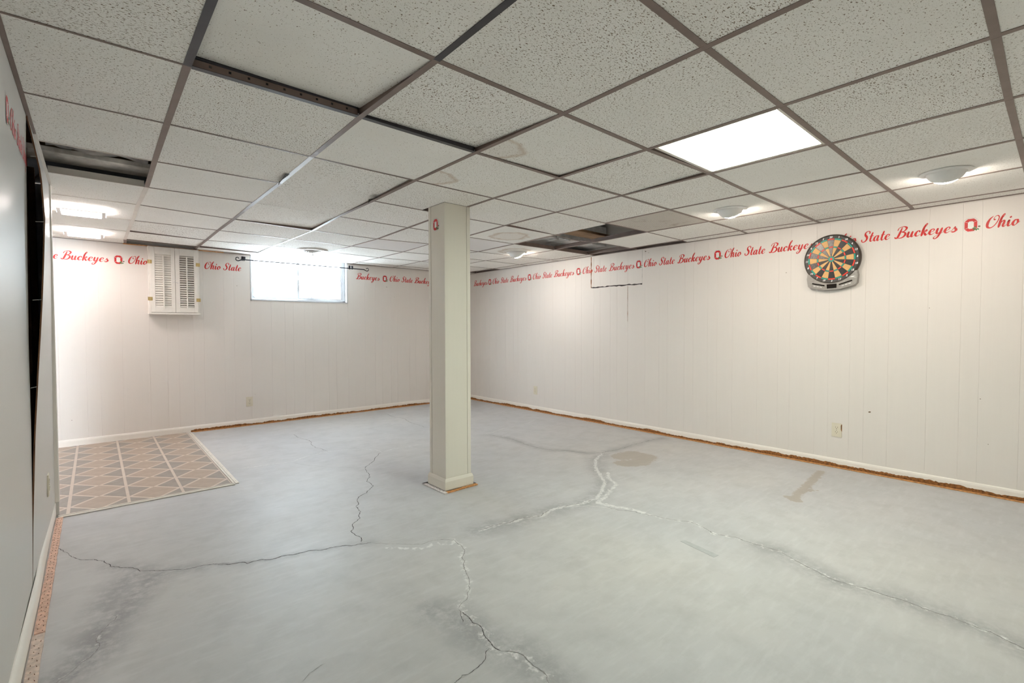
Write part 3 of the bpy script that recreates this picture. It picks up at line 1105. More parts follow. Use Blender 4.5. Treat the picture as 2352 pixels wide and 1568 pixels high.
# sheet-metal duct over the hole near the hatch
b = MB()
b.box((3.42, 3.62, 2.150), (4.66, 4.45, 2.38), ch=.004)
du = b.build('air_duct', 'galvanized', ceiling)
MB().box((3.98, 3.612, 2.142), (4.005, 4.46, 2.1515)).build('duct_seam', 'galvanized', du)
MB().box((3.79, 3.606, 2.135), (3.815, 3.618, 2.40)).box((3.79, 3.606, 2.135), (3.815, 3.74, 2.1405)).build('hanger_strap', 'galvanized', du)
MB().box((3.60, 3.22, 2.150), (4.30, 3.42, 2.175), ch=.002).build('old_plank', 'joist_wood', ceiling)
MB().box((3.32, 3.10, 2.26), (4.68, 3.14, DECK)).build('joist', 'joist_wood', ceiling)

# ------------------------------------------------------------------ lights
c0 = [NP(3, -2), NP(4, -2), NP(4, -1), NP(3, -1)]
tx0, tx1 = max(c0[0].x, c0[3].x)+.005, min(c0[1].x, c0[2].x)-.005
ty0, ty1 = max(c0[0].y, c0[1].y)+.005, min(c0[2].y, c0[3].y)-.005
tr_ = thing('ceiling_light_panel', 'large square glowing fluorescent light panel set into the ceiling grid', 'light', ((tx0+tx1)/2, (ty0+ty1)/2, H))
fwid = .022
b = MB()
b.box((tx0, ty0, H+.001), (tx1, ty0+fwid, H+.012), ch=.002).box((tx0, ty1-fwid, H+.001), (tx1, ty1, H+.012), ch=.002).box((tx0, ty0+fwid, H+.001), (tx0+fwid, ty1-fwid, H+.012), ch=.002).box((tx1-fwid, ty0+fwid, H+.001), (tx1, ty1-fwid, H+.012), ch=.002)
b.build('frame', 'tee_cream', tr_)
MB().box((tx0, ty0, H+.013), (tx1, ty1, H+.10)).build('housing', 'white_plastic', tr_)
MB().box((tx0+fwid, ty0+fwid, H+.004), (tx1-fwid, ty1-fwid, H+.008)).build('diffuser', 'troffer_glow', tr_)

for yc, lab in ((4.80, 'square surface ceiling light nearer the missing-tile hole'), (5.90, 'square surface ceiling light nearer the window wall')):
    xc = -.055
    o = thing('square_ceiling_light', lab, 'light', (xc, yc, H), 'square lights on the alcove ceiling')
    s = .135
    b = MB()
    zb = H-.040
    ring_o = [(-s, -s), (s, -s), (s, s), (-s, s)]
    ri = s-.022
    b.prism([(xc+x, yc+y) for x, y in ring_o], H-.028, H-.0022)
    for x0, x1, y0, y1 in ((-s, s, -s, -ri), (-s, s, ri, s), (-s, -ri, -ri, ri), (ri, s, -ri, ri)):
        b.box((xc+x0, yc+y0, zb), (xc+x1, yc+y1, H-.028))
    b.build('housing', 'white_plastic', o)
    MB().box((xc-ri, yc-ri, zb+.004), (xc+ri, yc+ri, H-.029)).build('diffuser', 'square_glow', o)
    MB().box((xc-s-.006, yc-s-.006, H-.022), (xc+s+.006, yc+s+.006, H-.008)).build('side_glow_band', 'square_side_glow', o)

for (px, py), lab in (((1677, 481), 'white eyeball ceiling light nearest the perforated panel'), ((2173, 395), 'white eyeball ceiling light farthest from the window wall'), ((1186, 580), 'white eyeball ceiling light in a ring-stained tile')):
    p = atz(px, py, H)
    cx, cy = float(p[0]), float(p[1])
    o = thing('eyeball_light', lab, 'light', (cx, cy, H), 'eyeball lights washing the dartboard wall')
    MB().lathe([(.088, -.004), (.094, -.011), (.104, -.012), (.113, -.008), (.118, -.0022), (.09, -.0022), (.088, -.004)], 48, (cx, cy, H)).build('trim_ring', 'white_plastic', o, smooth=True)
    # ball cut by the lamp aperture
    nrm = Vector((.60, .08, -.79)).normalized()
    Rb = .098
    ctr = Vector((cx, cy, H+.030))
    rot = nrm.to_track_quat('Z', 'Y').to_matrix()
    tfb = lambda q: tuple(ctr+rot @ Vector(q))
    th0 = radians(53)
    prb = [(Rb*sin(a_), Rb*cos(a_)) for a_ in np.linspace(th0, pi*.93, 22)]
    ball = MB().lathe([(Rb*.955*sin(th0-.05), Rb*.955*cos(th0-.05)), (Rb*sin(th0-.03), Rb*cos(th0-.03))]+prb, 40, tf=tfb)
    bo = ball.build('eyeball', 'white_plastic', o, smooth=True)
    MB().lathe([(Rb*.97*sin(a_), Rb*.97*cos(a_)) for a_ in np.linspace(.01, th0-.04, 9)], 36, tf=tfb).build('lamp_face', 'eyeball_glow', bo, recalc=False, smooth=True)

# round air diffuser
p = atz(718, 574, H)
cx, cy = float(p[0]), float(p[1])
o = thing('round_air_diffuser', 'round white ceiling air diffuser in front of the window', 'vent', (cx, cy, H))
MB().lathe([(.10, -.004), (.115, -.016), (.145, -.016), (.163, -.006), (.165, -.0022), (.10, -.0022), (.10, -.004)], 48, (cx, cy, H)).build('flange', 'white_plastic', o, smooth=True)
for r, z in ((.095, -.020), (.070, -.024), (.045, -.026)):
    MB().lathe([(r-.022, z+.020), (r, z), (r+.002, z+.002), (r-.020, z+.021), (r-.022, z+.020)], 40, (cx, cy, H)).build('cone_ring', 'white_plastic', o, smooth=True)
MB().tube([(cx, cy, H-.005), (cx, cy, H-.055)], .004, 8).box((cx-.012, cy-.003, H-.062), (cx+.012, cy+.003, H-.052)).build('damper_knob', 'white_plastic', o)
MB().lathe([(.0005, -.0024), (.10, -.0024)], 32, (cx, cy, H)).build('throat', 'plenum_dark', o, recalc=False)

# ------------------------------------------------------------------ support column
ct = 2.0665
col = thing('support_column', 'square boxed cream support column standing on the concrete', 'column', ((COLX0+COLX1)/2, (COLY0+COLY1)/2, 0))
e = .004
MB().box((COLX0+e, COLY0+e, 0), (COLX1-e, COLY1-e, ct)).build('core', 'column_paint', col)
tw = .030
# each face: a wide board and a narrow corner batten, with an open joint between
MB().box((COLX0, COLY0, .006), (COLX0+e, COLY1-tw-.0015, ct), ch=.001).build('side_board', 'column_paint', col)
MB().box((COLX0-.002, COLY1-tw, .006), (COLX0+e, COLY1, ct), ch=.001).build('corner_batten', 'column_paint', col)
MB().box((COLX0+.0012, COLY0-.0005, .006), (COLX1-tw-.0015, COLY0+e, ct), ch=.001).build('side_board', 'column_paint', col)
MB().box((COLX1-tw, COLY0-.002, .006), (COLX1, COLY0+e, ct), ch=.001).build('corner_batten', 'column_paint', col)
MB().box((COLX1-e, COLY0, .006), (COLX1, COLY1, ct), ch=.001).build('side_board', 'column_paint', col)
MB().box((COLX0, COLY1-e, .006), (COLX1, COLY1, ct), ch=.001).build('side_board', 'column_paint', col)
bt, bh = .011, .082
pr = [(0, 0), (bt, 0), (bt, bh-.022), (bt*.45, bh-.004), (.002, bh), (0, bh)]
n = len(pr)
for ax, (p0, p1, nx_, ny_) in enumerate((((COLX0, COLY0), (COLX1, COLY0), 0, -1), ((COLX0, COLY1), (COLX0, COLY0), -1, 0), ((COLX1, COLY0), (COLX1, COLY1), 1, 0), ((COLX1, COLY1), (COLX0, COLY1), 0, 1))):
    vs = []
    tdir = Vector((p1[0]-p0[0], p1[1]-p0[1], 0)).normalized()
    for s, pp in ((-1, p0), (1, p1)):
        for d, z in pr:
            vs.append((pp[0]+nx_*(d+.0021)+tdir.x*s*(d+.0021), pp[1]+ny_*(d+.0021)+tdir.y*s*(d+.0021), z+.009))
    fs = [(i, (i+1) % n, n+(i+1) % n, n+i) for i in range(n)]+[tuple(range(n)), tuple(range(n, 2*n))]
    MB().add(vs, fs).build('base_trim', 'column_paint', col)

# tack strips left round the column foot
def strip(name, p0, p1, wd, ht, mt, label, group, nails=True, step=.045, nail_mat='nail'):
    p0, p1 = Vector(p0), Vector(p1)
    d = (p1-p0)
    L = d.length
    d.normalize()
    nn = Vector((-d.y, d.x, 0))
    tfm = lambda q: tuple(p0+d*q[0]+nn*q[1]+Vector((0, 0, q[2]+.0007)))
    mid = (p0+p1)/2
    o = thing(name, label, 'tack strip', (mid.x, mid.y, 0), group)
    b = MB()
    n_ = max(2, int(L/.05))
    pts_l = [(L*k_/n_, -wd/2+random.uniform(-.0012, .0012)) for k_ in range(n_+1)]
    pts_r = [(L*k_/n_, wd/2+random.uniform(-.0012, .0012)) for k_ in range(n_, -1, -1)]
    for k_ in range(n_):
        poly = [pts_l[k_], pts_l[k_+1], pts_r[n_-k_-1], pts_r[n_-k_]]
        b.prism(poly, 0, ht, tf=tfm)
    b.build('strip', mt, o)
    if nails:
        nb = MB()
        for k_ in range(int(L/step)):
            for r_, off in ((-.25, 0), (.2, .5)):
                u = (k_+.3+off)*step
                if u > L-.005:
                    continue
                x, y = u+random.uniform(-.004, .004), r_*wd+random.uniform(-.0015, .0015)
                s = .0014
                lx, ly = random.uniform(-.004, .004), random.uniform(-.004, .004)
                nb.add([tfm((x-s, y-s, ht)), tfm((x+s, y-s, ht)), tfm((x+s, y+s, ht)), tfm((x-s, y+s, ht)), tfm((x+lx, y+ly, ht+.0045))], [(0, 1, 4), (1, 2, 4), (2, 3, 4), (3, 0, 4)])
        no = nb.build('nails', nail_mat, o, recalc=False)
        no['kind'] = 'stuff'
    return o


gq = 'tack strips round the column foot'
strip('tack_strip', (COLX0-.016, COLY0-.036, 0), (COLX1+.034, COLY0-.026, 0), .026, .007, 'strip_wood', 'brown wooden tack strip at the column foot facing the open floor', gq)
strip('tack_strip', (COLX0-.031, COLY1+.045, 0), (COLX0-.029, COLY0-.046, 0), .028, .007, 'strip_pale', 'pale worn tack strip at the column foot facing the bowed wall', gq)
strip('tack_strip', (COLX0-.045, COLY1+.034, 0), (COLX1+.03, COLY1+.034, 0), .022, .007, 'tee_dark', 'dark tack strip at the column foot facing the window wall', gq)
strip('tack_strip', (COLX1+.031, COLY1+.015, 0), (COLX1+.031, COLY0-.008, 0), .022, .007, 'tee_dark', 'dark tack strip at the column foot facing the dartboard wall', gq)
# tack strips along the walls
yy = [FY0+.16, -.1, 1.12, 2.34, 3.56, 4.78, YB-.05]
wdesc = ['brown tack strip along the dartboard wall, last piece at the near end', 'brown tack strip along the dartboard wall, on the side away from the corner', 'brown tack strip along the dartboard wall, straight below the dartboard', 'brown tack strip along the dartboard wall, next after the piece below the dartboard', 'brown tack strip along the dartboard wall, below the sawn access patch', 'brown tack strip along the dartboard wall, reaching the inner corner']
for a_, b_, lab in zip(yy[:-1], yy[1:], wdesc):
    strip('tack_strip', (XR-.030, a_, 0), (XR-.030, b_-.004, 0), .022, .0065, 'strip_wood', lab, 'tack strips along the walls', nails=False)
xx = [.83, 2.0, 3.3, XR-.06]
for a_, b_, lab in zip(xx[:-1], xx[1:], ('brown tack strip under the window wall, starting at the vinyl flooring', 'brown tack strip under the window wall, middle piece below the window', 'brown tack strip under the window wall, reaching the inner corner')):
    strip('tack_strip', (a_, YB-.030, 0), (b_-.004, YB-.030, 0), .022, .0065, 'strip_wood', lab, 'tack strips along the walls', nails=False)
strip('tack_strip', (-.183, 2.56, 0), (-.186, 4.055, 0), .032, .007, 'strip_pink', 'pinkish nail-studded tack strip by the bowed wall, touching the vinyl edge', 'tack strips along the walls', step=.040)
strip('tack_strip', (-.181, 1.3, 0), (-.184, 2.55, 0), .034, .007, 'strip_tan', 'pale nail-studded tack strip by the bowed wall, at its near end', 'tack strips along the walls', step=.045)

# ------------------------------------------------------------------ vinyl flooring in the alcove
vy0, vy1, vx1 = 4.118, YB-.012, .762
vin = thing('vinyl_flooring', 'beige and grey diamond patterned vinyl flooring before the shuttered box', 'flooring', (0, 5.2, 0), kind='structure')
MB().box((FX0+.1, vy0, .0007), (vx1, vy1, .0035)).build('vinyl_sheet', 'vinyl_base', vin, at=(0, 5.2, 0))


def clip(poly, x0, x1, y0, y1):
    for ax, lim, sg in ((0, x0, 1), (0, x1, -1), (1, y0, 1), (1, y1, -1)):
        out = []
        for k_ in range(len(poly)):
            a_, b_ = poly[k_], poly[(k_+1) % len(poly)]
            ia, ib = sg*(a_[ax]-lim) >= 0, sg*(b_[ax]-lim) >= 0
            if ia:
                out.append(a_)
            if ia != ib:
                t_ = (lim-a_[ax])/(b_[ax]-a_[ax])
                out.append((a_[0]+t_*(b_[0]-a_[0]), a_[1]+t_*(b_[1]-a_[1])))
        poly = out
        if len(poly) < 3:
            return None
    return poly


PV = .3048
for a_ in range(-3, 3):
    for c_ in range(-1, 9):
        xs, yc = .154+PV*a_, 4.407+PV*c_
        hx, hy, hs, g_ = .130, .1475, .009, .0022
        for sx in (1, -1):
            for sy in (1, -1):
                tri = [(xs+sx*hs, yc+sy*g_), (xs+sx*hx, yc+sy*g_*.2), (xs+sx*hs, yc+sy*(hy-hy*hs/hx))]
                pc = clip(tri, FX0+.12, vx1, vy0, vy1)
                if pc and max(p[0] for p in pc) > -.45:
                    MB().prism(pc, .0035, .0039).build('grey_triangle', 'vinyl_grey', vin, at=(xs, yc, .0035))
        xb, yb_ = xs+PV/2, yc+PV/2
        dia = [(xb-hx, yb_), (xb, yb_-hy), (xb+hx, yb_), (xb, yb_+hy)]
        pc = clip(dia, FX0+.12, vx1, vy0, vy1)
        if pc and max(p[0] for p in pc) > -.45:
            MB().prism(pc, .0035, .0038).build('beige_diamond', 'vinyl_beige', vin, at=(xb, yb_, .0035))

o = MB().box((-.195, 4.062, .0007), (.775, 4.084, .007), ch=.0015).box((-.195, 4.088, .0007), (.775, 4.102, .009), ch=.0015).box((-.195, 4.1045, .0007), (.775, 4.1155, .0045)).build('trim_2', ['vinyl_trim'])
tag(o, 'cream ridged threshold strip along the front edge of the vinyl', 'threshold', kind='structure')
b = MB()
b.box((.766, 4.075, .0007), (.780, 6.44, .007), ch=.0015).box((.783, 4.085, .0007), (.806, 6.44, .006), ch=.0015)
for k_ in range(14):
    y = 4.15+.165*k_
    b.box((.792, y, .006), (.796, y+.004, .0066), 1)
o = b.build('trim_3', ['vinyl_trim', 'nail'])
tag(o, 'cream nailed threshold strip along the side edge of the vinyl', 'threshold', kind='structure')

# ------------------------------------------------------------------ louvred shutter box on the back wall
SD = .105                              # depth of the box
yf = YB-SD
q0, q1 = aty(341, 650, yf), aty(458, 650, yf)
bx0, bx1 = float(q0[0]), float(q1[0])
bz0 = float(aty(400, 722, yf)[2])
bz1 = H-.012
sb = thing('shutter_box', 'white wall box closed by two louvred shutter doors', 'cabinet', ((bx0+bx1)/2, YB, bz0))
jw = .022
MB().box((bx0, yf+.014, bz0+.018), (bx0+jw, YB-.0005, bz1), ch=.002).build('side_panel', 'shutter_paint', sb)
MB().box((bx1-jw, yf+.014, bz0+.018), (bx1, YB-.0005, bz1), ch=.002).build('side_panel', 'shutter_paint', sb)
MB().box((bx0-.004, yf-.008, bz0), (bx1+.004, YB-.0005, bz0+.018), ch=.002).build('bottom_ledge', 'shutter_paint', sb)
MB().box((bx0+jw, yf+.03, bz1-.02), (bx1-jw, YB-.0005, bz1), ch=.002).build('top_panel', 'shutter_paint', sb)
MB().box((bx0+jw, YB-.006, bz0+.018), (bx1-jw, YB-.0005, bz1-.02)).build('back_panel', 'slot_dark', sb)
dx0, dx1 = bx0+.016, bx1-.016
dm = float(aty(402.4, 640, yf)[0])
dz0, dz1 = bz0+.022, bz1-.004


def shutter(x0, x1, tilt, rodx):
    d = MB()
    stl, stw = (.040, .034)
    y0, y1 = yf-.006, yf+.013
    zt, zb_ = dz1-.078, dz0+.058
    d.box((x0, y0, dz0), (x0+stl, y1, dz1), ch=.0015).box((x1-stw, y0, dz0), (x1, y1, dz1), ch=.0015).box((x0+stl, y0, zt), (x1-stw, y1, dz1), ch=.0015).box((x0+stl, y0, dz0), (x1-stw, y1, zb_), ch=.0015)
    do = d.build('shutter_door', 'shutter_paint', sb, at=((x0+x1)/2, yf, dz0))
    n_ = 23
    pz = (zt-zb_)/n_
    first = None
    for k_ in range(n_):
        zc = zb_+pz*(k_+.5)
        if first is None:
            ca, sa = cos(tilt), sin(tilt)
            hw = .0160
            vs = []
            for xx_ in (x0+stl+.001, x1-stw-.001):
                for u, t_ in ((-hw, 0), (-hw*.5, .0028), (hw*.5, .0028), (hw, 0), (hw*.5, -.0028), (-hw*.5, -.0028)):
                    vs.append((xx_, yf+.0035+u*ca-t_*sa, zc+u*sa+t_*ca))
            fs = [(i, (i+1) % 6, 6+(i+1) % 6, 6+i) for i in range(6)]+[tuple(range(6)), tuple(range(6, 12))]
            ob = MB().add(vs, fs).build('slat', 'shutter_paint', do, at=((x0+x1)/2, yf, zc))
            first = ob
        else:
            ob = link('slat', first.data, do, ((x0+x1)/2, yf, zc))
    MB().box((rodx-.0055, yf-.026, zb_-.022), (rodx+.0055, yf-.014, zt-.01), ch=.002).build('tilt_rod', 'shutter_paint', do)
    return do


sc = lambda px: float(aty(px, 650, yf)[0])
sl = shutter(dx0, dm-.0015, radians(56), sc(375.5))
sr = shutter(dm+.0015, dx1, radians(40), sc(429))
for px, py, par in ((347.5, 600.6, sl), (349, 685.8, sl), (453.7, 608.2, sr), (455, 689.2, sr)):
    p = aty(px, py, yf-.007)
    hx = bx0+.012 if px < 400 else bx1-.012
    MB().box((hx-.020, yf-.0085, p[2]-.019), (hx+.020, yf-.0062, p[2]+.019), ch=.0006).tube([(hx, yf-.0095, p[2]-.019), (hx, yf-.0095, p[2]+.019)], .0032, 8).build('hinge', 'brass', par, at=(hx, yf, float(p[2])))
zl = float(aty(403, 648, yf)[2])
MB().tube([(dm-.02, yf-.008, zl-.004), (dm-.012, yf-.014, zl+.002), (dm+.018, yf-.012, zl-.008), (dm+.022, yf-.007, zl-.01)], .0022, 6).build('hook_latch', 'galvanized', sl)
MB().tube([(dm-.02, yf-.008, zl+.035), (dm-.006, yf-.012, zl+.028), (dm+.006, yf-.012, zl+.028), (dm+.016, yf-.008, zl+.035)], .002, 6).build('hook_eye', 'white_plastic', sr)

# ------------------------------------------------------------------ curtain rod
yr = YB-.10
pa, pb = aty(556, 595.5, yr), aty(836, 618.5, yr)
rz = float((pa[2]+pb[2])/2)-.002
rx0, rx1 = float(pa[0]), float(pb[0])
cr_ = thing('curtain_rod', 'thin black iron curtain rod with scrolled ends across the window', 'curtain rod', ((rx0+rx1)/2, yr, rz))
MB().tube([(rx0, yr, rz), (rx1, yr, rz)], .0065, 10).build('rod', 'iron', cr_, smooth=True)
for s, x in ((-1, rx0), (1, rx1)):
    pts = [(x, yr, rz), (x+s*.020, yr, rz-.010)]
    cxx, czz, R0 = x+s*.046, rz+.006, .026
    for k_ in range(16):
        t_ = -2.35+k_*.36
        R_ = R0*(1-.035*k_)
        pts.append((cxx+s*R_*cos(t_), yr, czz+R_*sin(t_)))
    MB().tube(pts, [.0065, .006]+[.0055-.0001*k_ for k_ in range(16)], 8).build('finial', 'iron', cr_, smooth=True)
for px in (561.5, 809):
    x = float(aty(px, 600, yr)[0])
    b = MB()
    b.tube([(x, YB-.002, rz+.030), (x, yr+.03, rz+.034), (x, yr, rz+.022), (x, yr-.010, rz+.006), (x, yr-.008, rz-.008), (x, yr+.006, rz-.011), (x, yr+.012, rz-.002)], .0045, 8)
    b.box((x-.012, YB-.006, rz+.0), (x+.012, YB-.0006, rz+.05), ch=.001)
    b.box((x-.011, yr-.004, rz+.004), (x+.011, yr+.006, rz+.036), ch=.002)
    b.build('bracket', 'iron', cr_)

# ------------------------------------------------------------------ outlets
def outlet(wall, u, z, label, chip=False):
    if wall == 'x':
        tf = lambda q: (XR-q[2], u-q[0], z+q[1])
        at_ = (XR, u, z)
    elif wall == 'y':
        tf = lambda q: (u+q[0], YB-q[2], z+q[1])
        at_ = (u, YB, z)
    else:
        x0 = prof(far_prof, z)*.45+prof(bow_prof, z)*.55+.0012
        tf = lambda q: (x0+q[2], u+q[0], z+q[1])
        at_ = (x0, u, z)
    o = thing('power_outlet', label, 'outlet', at_, 'duplex outlets on the walls')
    w_, h_ = .036, .058
    b = MB()
    poly = [(-w_, -h_), (w_, -h_), (w_, h_), (-w_, h_)]
    if chip:
        poly = [(-w_, -h_), (w_, -h_), (w_, -.008), (w_-.006, .004), (w_-.007, .040), (w_-.003, .050), (w_-.002, h_), (-w_, h_)]
    b.prism(poly, .0, .005, tf=tf)
    ins = [(x*.93, y*.955) for x, y in poly]
    b.prism(ins, .005, .0065, tf=tf)
    b.build('cover_plate', 'ivory_plastic', o)
    if chip:
        MB().prism([(w_-.010, -.006), (w_+.001, -.010), (w_+.001, .052), (w_-.008, .046)], .0004, .0022, tf=tf).build('wall_hole_edge', 'bare_wood', o)
    for s in (1, -1):
        zc = s*.0195
        ro = MB().prism([(.0165*cos(t_)*(1 if abs(cos(t_)) < .8 else .97), zc+.0142*sin(t_)) for t_ in np.linspace(0, 2*pi, 21)[:-1]], .0066, .0088, tf=tf).build('receptacle', 'ivory_plastic', o)
        sl_ = MB()
        for x in (-.0065, .0065):
            sl_.prism([(x-.0013, zc+.0008), (x+.0013, zc+.0008), (x+.0013, zc+.0085), (x-.0013, zc+.0085)], .0088, .0091, tf=tf)
        sl_.prism([(.0028*cos(t_), zc-.0062+.003*sin(t_)) for t_ in np.linspace(0, 2*pi, 11)[:-1]], .0088, .0091, tf=tf)
        sl_.build('slots', 'slot_dark', ro)
    MB().prism([(.0026*cos(t_), .0026*sin(t_)) for t_ in np.linspace(0, 2*pi, 11)[:-1]], .0066, .0078, tf=tf).build('screw', 'slot_dark', o)


q = aty(573, 922, YB)
outlet('y', float(q[0]), float(q[2]), 'ivory duplex outlet low on the window wall')
q = atx(1230, 896, XR)
outlet('x', float(q[1]), float(q[2]), 'ivory duplex outlet low on the dartboard wall, close to the column and inner corner')
q = atx(1922, 987, XR)
outlet('x', float(q[1]), float(q[2]), 'ivory duplex outlet with chipped edge below the dartboard', True)
outlet('l', 3.60, .33, 'outlet plate seen edge-on at the bottom of the bowed wall')

# ------------------------------------------------------------------ dartboard
FACE = XR-.040
dc = atx(1909.4, 595, FACE)
DY, DZ = float(dc[1]), float(dc[2])
db = thing('dartboard', 'round electronic dartboard with grey scoring console on the panelled wall', 'dartboard', (XR, DY, DZ))
ROT = radians(1.6)


def dtf(q):      # local (x right as seen, y up, z towards the room, 0 on the face)
    c_, s_ = cos(ROT), sin(ROT)
    return (FACE-q[2], DY-(q[0]*c_-q[1]*s_), DZ+(q[0]*s_+q[1]*c_))


RH = .203
b = MB()
b.lathe([(RH-.004, -.0385), (RH+.002, -.030), (RH+.003, -.012), (RH, -.001), (RH-.006, .004), (RH-.012, .001), (.0005, .0)], 72, tf=dtf)
b.add([dtf((RH*.98*cos(t_), RH*.98*sin(t_), -.0385)) for t_ in np.linspace(0, 2*pi, 73)[:-1]], [tuple(range(72))])
b.build('housing', 'dart_housing', db, smooth=True)
MB().lathe([(.1715, .0006), (RH-.012, .0022), (RH-.010, .0006)], 72, tf=dtf).build('number_ring', 'dart_black', db, recalc=False)
MB().lathe([(.0005, .0004), (.172, .0004)], 72, tf=dtf).build('segment_web', 'dart_black', db, recalc=False)
order = [20, 1, 18, 4, 13, 6, 10, 15, 2, 17, 3, 19, 7, 16, 8, 11, 14, 9, 12, 5]
rings = [('inner_single', .0235, .0935), ('triple', .0955, .1045), ('outer_single', .1065, .1585), ('double', .1605, .1705)]
SCUFF = {(0, 2), (0, 0), (18, 2), (18, 0), (16, 0), (16, 2), (14, 2)}
for k_, num in enumerate(order):
    a0 = pi/2-2*pi*(k_-.5)/20
    a1 = pi/2-2*pi*(k_+.5)/20
    for ri_, (nm, r0, r1) in enumerate(rings):
        ga = .0011
        pts = []
        for r, seq in ((r1, np.linspace(0, 1, 5)), (r0, np.linspace(1, 0, 5))):
            da = min(ga/r, .06)
            for t_ in seq:
                aa = (a0-da)+(a1+da-(a0-da))*t_
                pts.append((r*cos(aa), r*sin(aa)))
        dark_seg = k_ % 2 == 0
        if nm in ('triple', 'double'):
            mt, top = ('dart_red' if dark_seg else 'dart_teal'), .0034
        else:
            mt, top = ('dart_black' if dark_seg else 'dart_tan'), .0026
            if (k_, ri_) in SCUFF:
                mt = 'dart_scuffed'
        aa = (a0+a1)/2
        rm = (r0+r1)/2
        MB().prism(pts, .0006, top, tf=dtf).build(nm+'_segment', mt, db, at=dtf((rm*cos(aa), rm*sin(aa), 0)))
circ = lambda r, n_=28: [(r*cos(t_), r*sin(t_)) for t_ in np.linspace(0, 2*pi, n_+1)[:-1]]
MB().prism(circ(.0215), .0006, .0034, tf=dtf).build('outer_bull', 'dart_teal', db, at=dtf((0, 0, 0)))
MB().prism(circ(.0105), .0035, .0046, tf=dtf).build('bullseye', 'dart_red', db, at=dtf((0, 0, 0)))


def digits(txt, cx, cy, size, off, tf, mt, par, name, shear=.0):
    cu = bpy.data.curves.new('t', 'FONT')
    cu.body = txt
    cu.size = size
    cu.align_x = 'CENTER'
    cu.align_y = 'CENTER'
    cu.offset = off
    cu.shear = shear
    cu.resolution_u = 3
    to = bpy.data.objects.new('t', cu)
    COL.objects.link(to)
    dg = bpy.context.evaluated_depsgraph_get()
    mm = bpy.data.meshes.new_from_object(to.evaluated_get(dg))
    b_ = MB().add([tf((cx+v_.co.x, cy+v_.co.y, .0028)) for v_ in mm.vertices], [tuple(p.vertices) for p in mm.polygons])
    bpy.data.objects.remove(to)
    bpy.data.curves.remove(cu)
    bpy.data.meshes.remove(mm)
    return b_.build(name, mt, par, recalc=False)


for k_, num in enumerate(order):
    aa = pi/2-2*pi*k_/20
    digits(str(num), .182*cos(aa), .182*sin(aa), .0215, .0009, dtf, 'number_white', db, 'number', .2)
# scoring console below the board
arc = [(.198*cos(t_), .198*sin(t_)) for t_ in np.linspace(radians(-34), radians(-146), 25)]
poly = [(-.180, -.112), (-.186, -.150), (-.178, -.214), (-.160, -.232), (-.060, -.256), (.060, -.256), (.160, -.232), (.178, -.214), (.186, -.150), (.180, -.112)]
full = poly+arc
b = MB()
b.prism(full, -.0385, -.004, tf=dtf)
b.prism([(x*.985, y*.985-.0015 if k_ < 10 else y-.003) for k_, (x, y) in enumerate(full)], -.004, .002, tf=dtf)
co = b.build('console', 'console_grey', db)
MB().prism([(-.060, -.2545), (-.040, -.236), (.040, -.236), (.060, -.2545)], .002, .0035, tf=dtf).build('lower_lip', 'console_grey', co)
MB().prism([(-.034, -.243), (.034, -.243), (.036, -.208), (-.036, -.208)], .002, .0040, tf=dtf).build('display', 'display_black', co)
for s in (1, -1):
    c_, s_ = cos(s*.28), sin(s*.28)
    lo = lambda x, y, s=s, c_=c_, s_=s_: (s*.098+x*c_-y*s_, -.205+x*s_+y*c_)
    MB().prism([lo(-.046, -.004), lo(.046, -.004), lo(.050, 0), lo(.046, .006), lo(-.046, .006), lo(-.050, 0)], .002, .0032, tf=dtf).build('speaker_slot', 'display_black', co)
    for k_ in (-1, 0, 1):
        MB().prism([lo(k_*.024-.009, -.019), lo(k_*.024+.009, -.019), lo(k_*.024+.010, -.0135), lo(k_*.024-.008, -.0135)], .002, .0045, tf=dtf).build('button', 'number_white', co)
MB().prism([(.128, -.163), (.176, -.170), (.150, -.160), (.172, -.152), (.140, -.157)], .002, .0028, tf=dtf).build('console_flash', 'number_white', co)

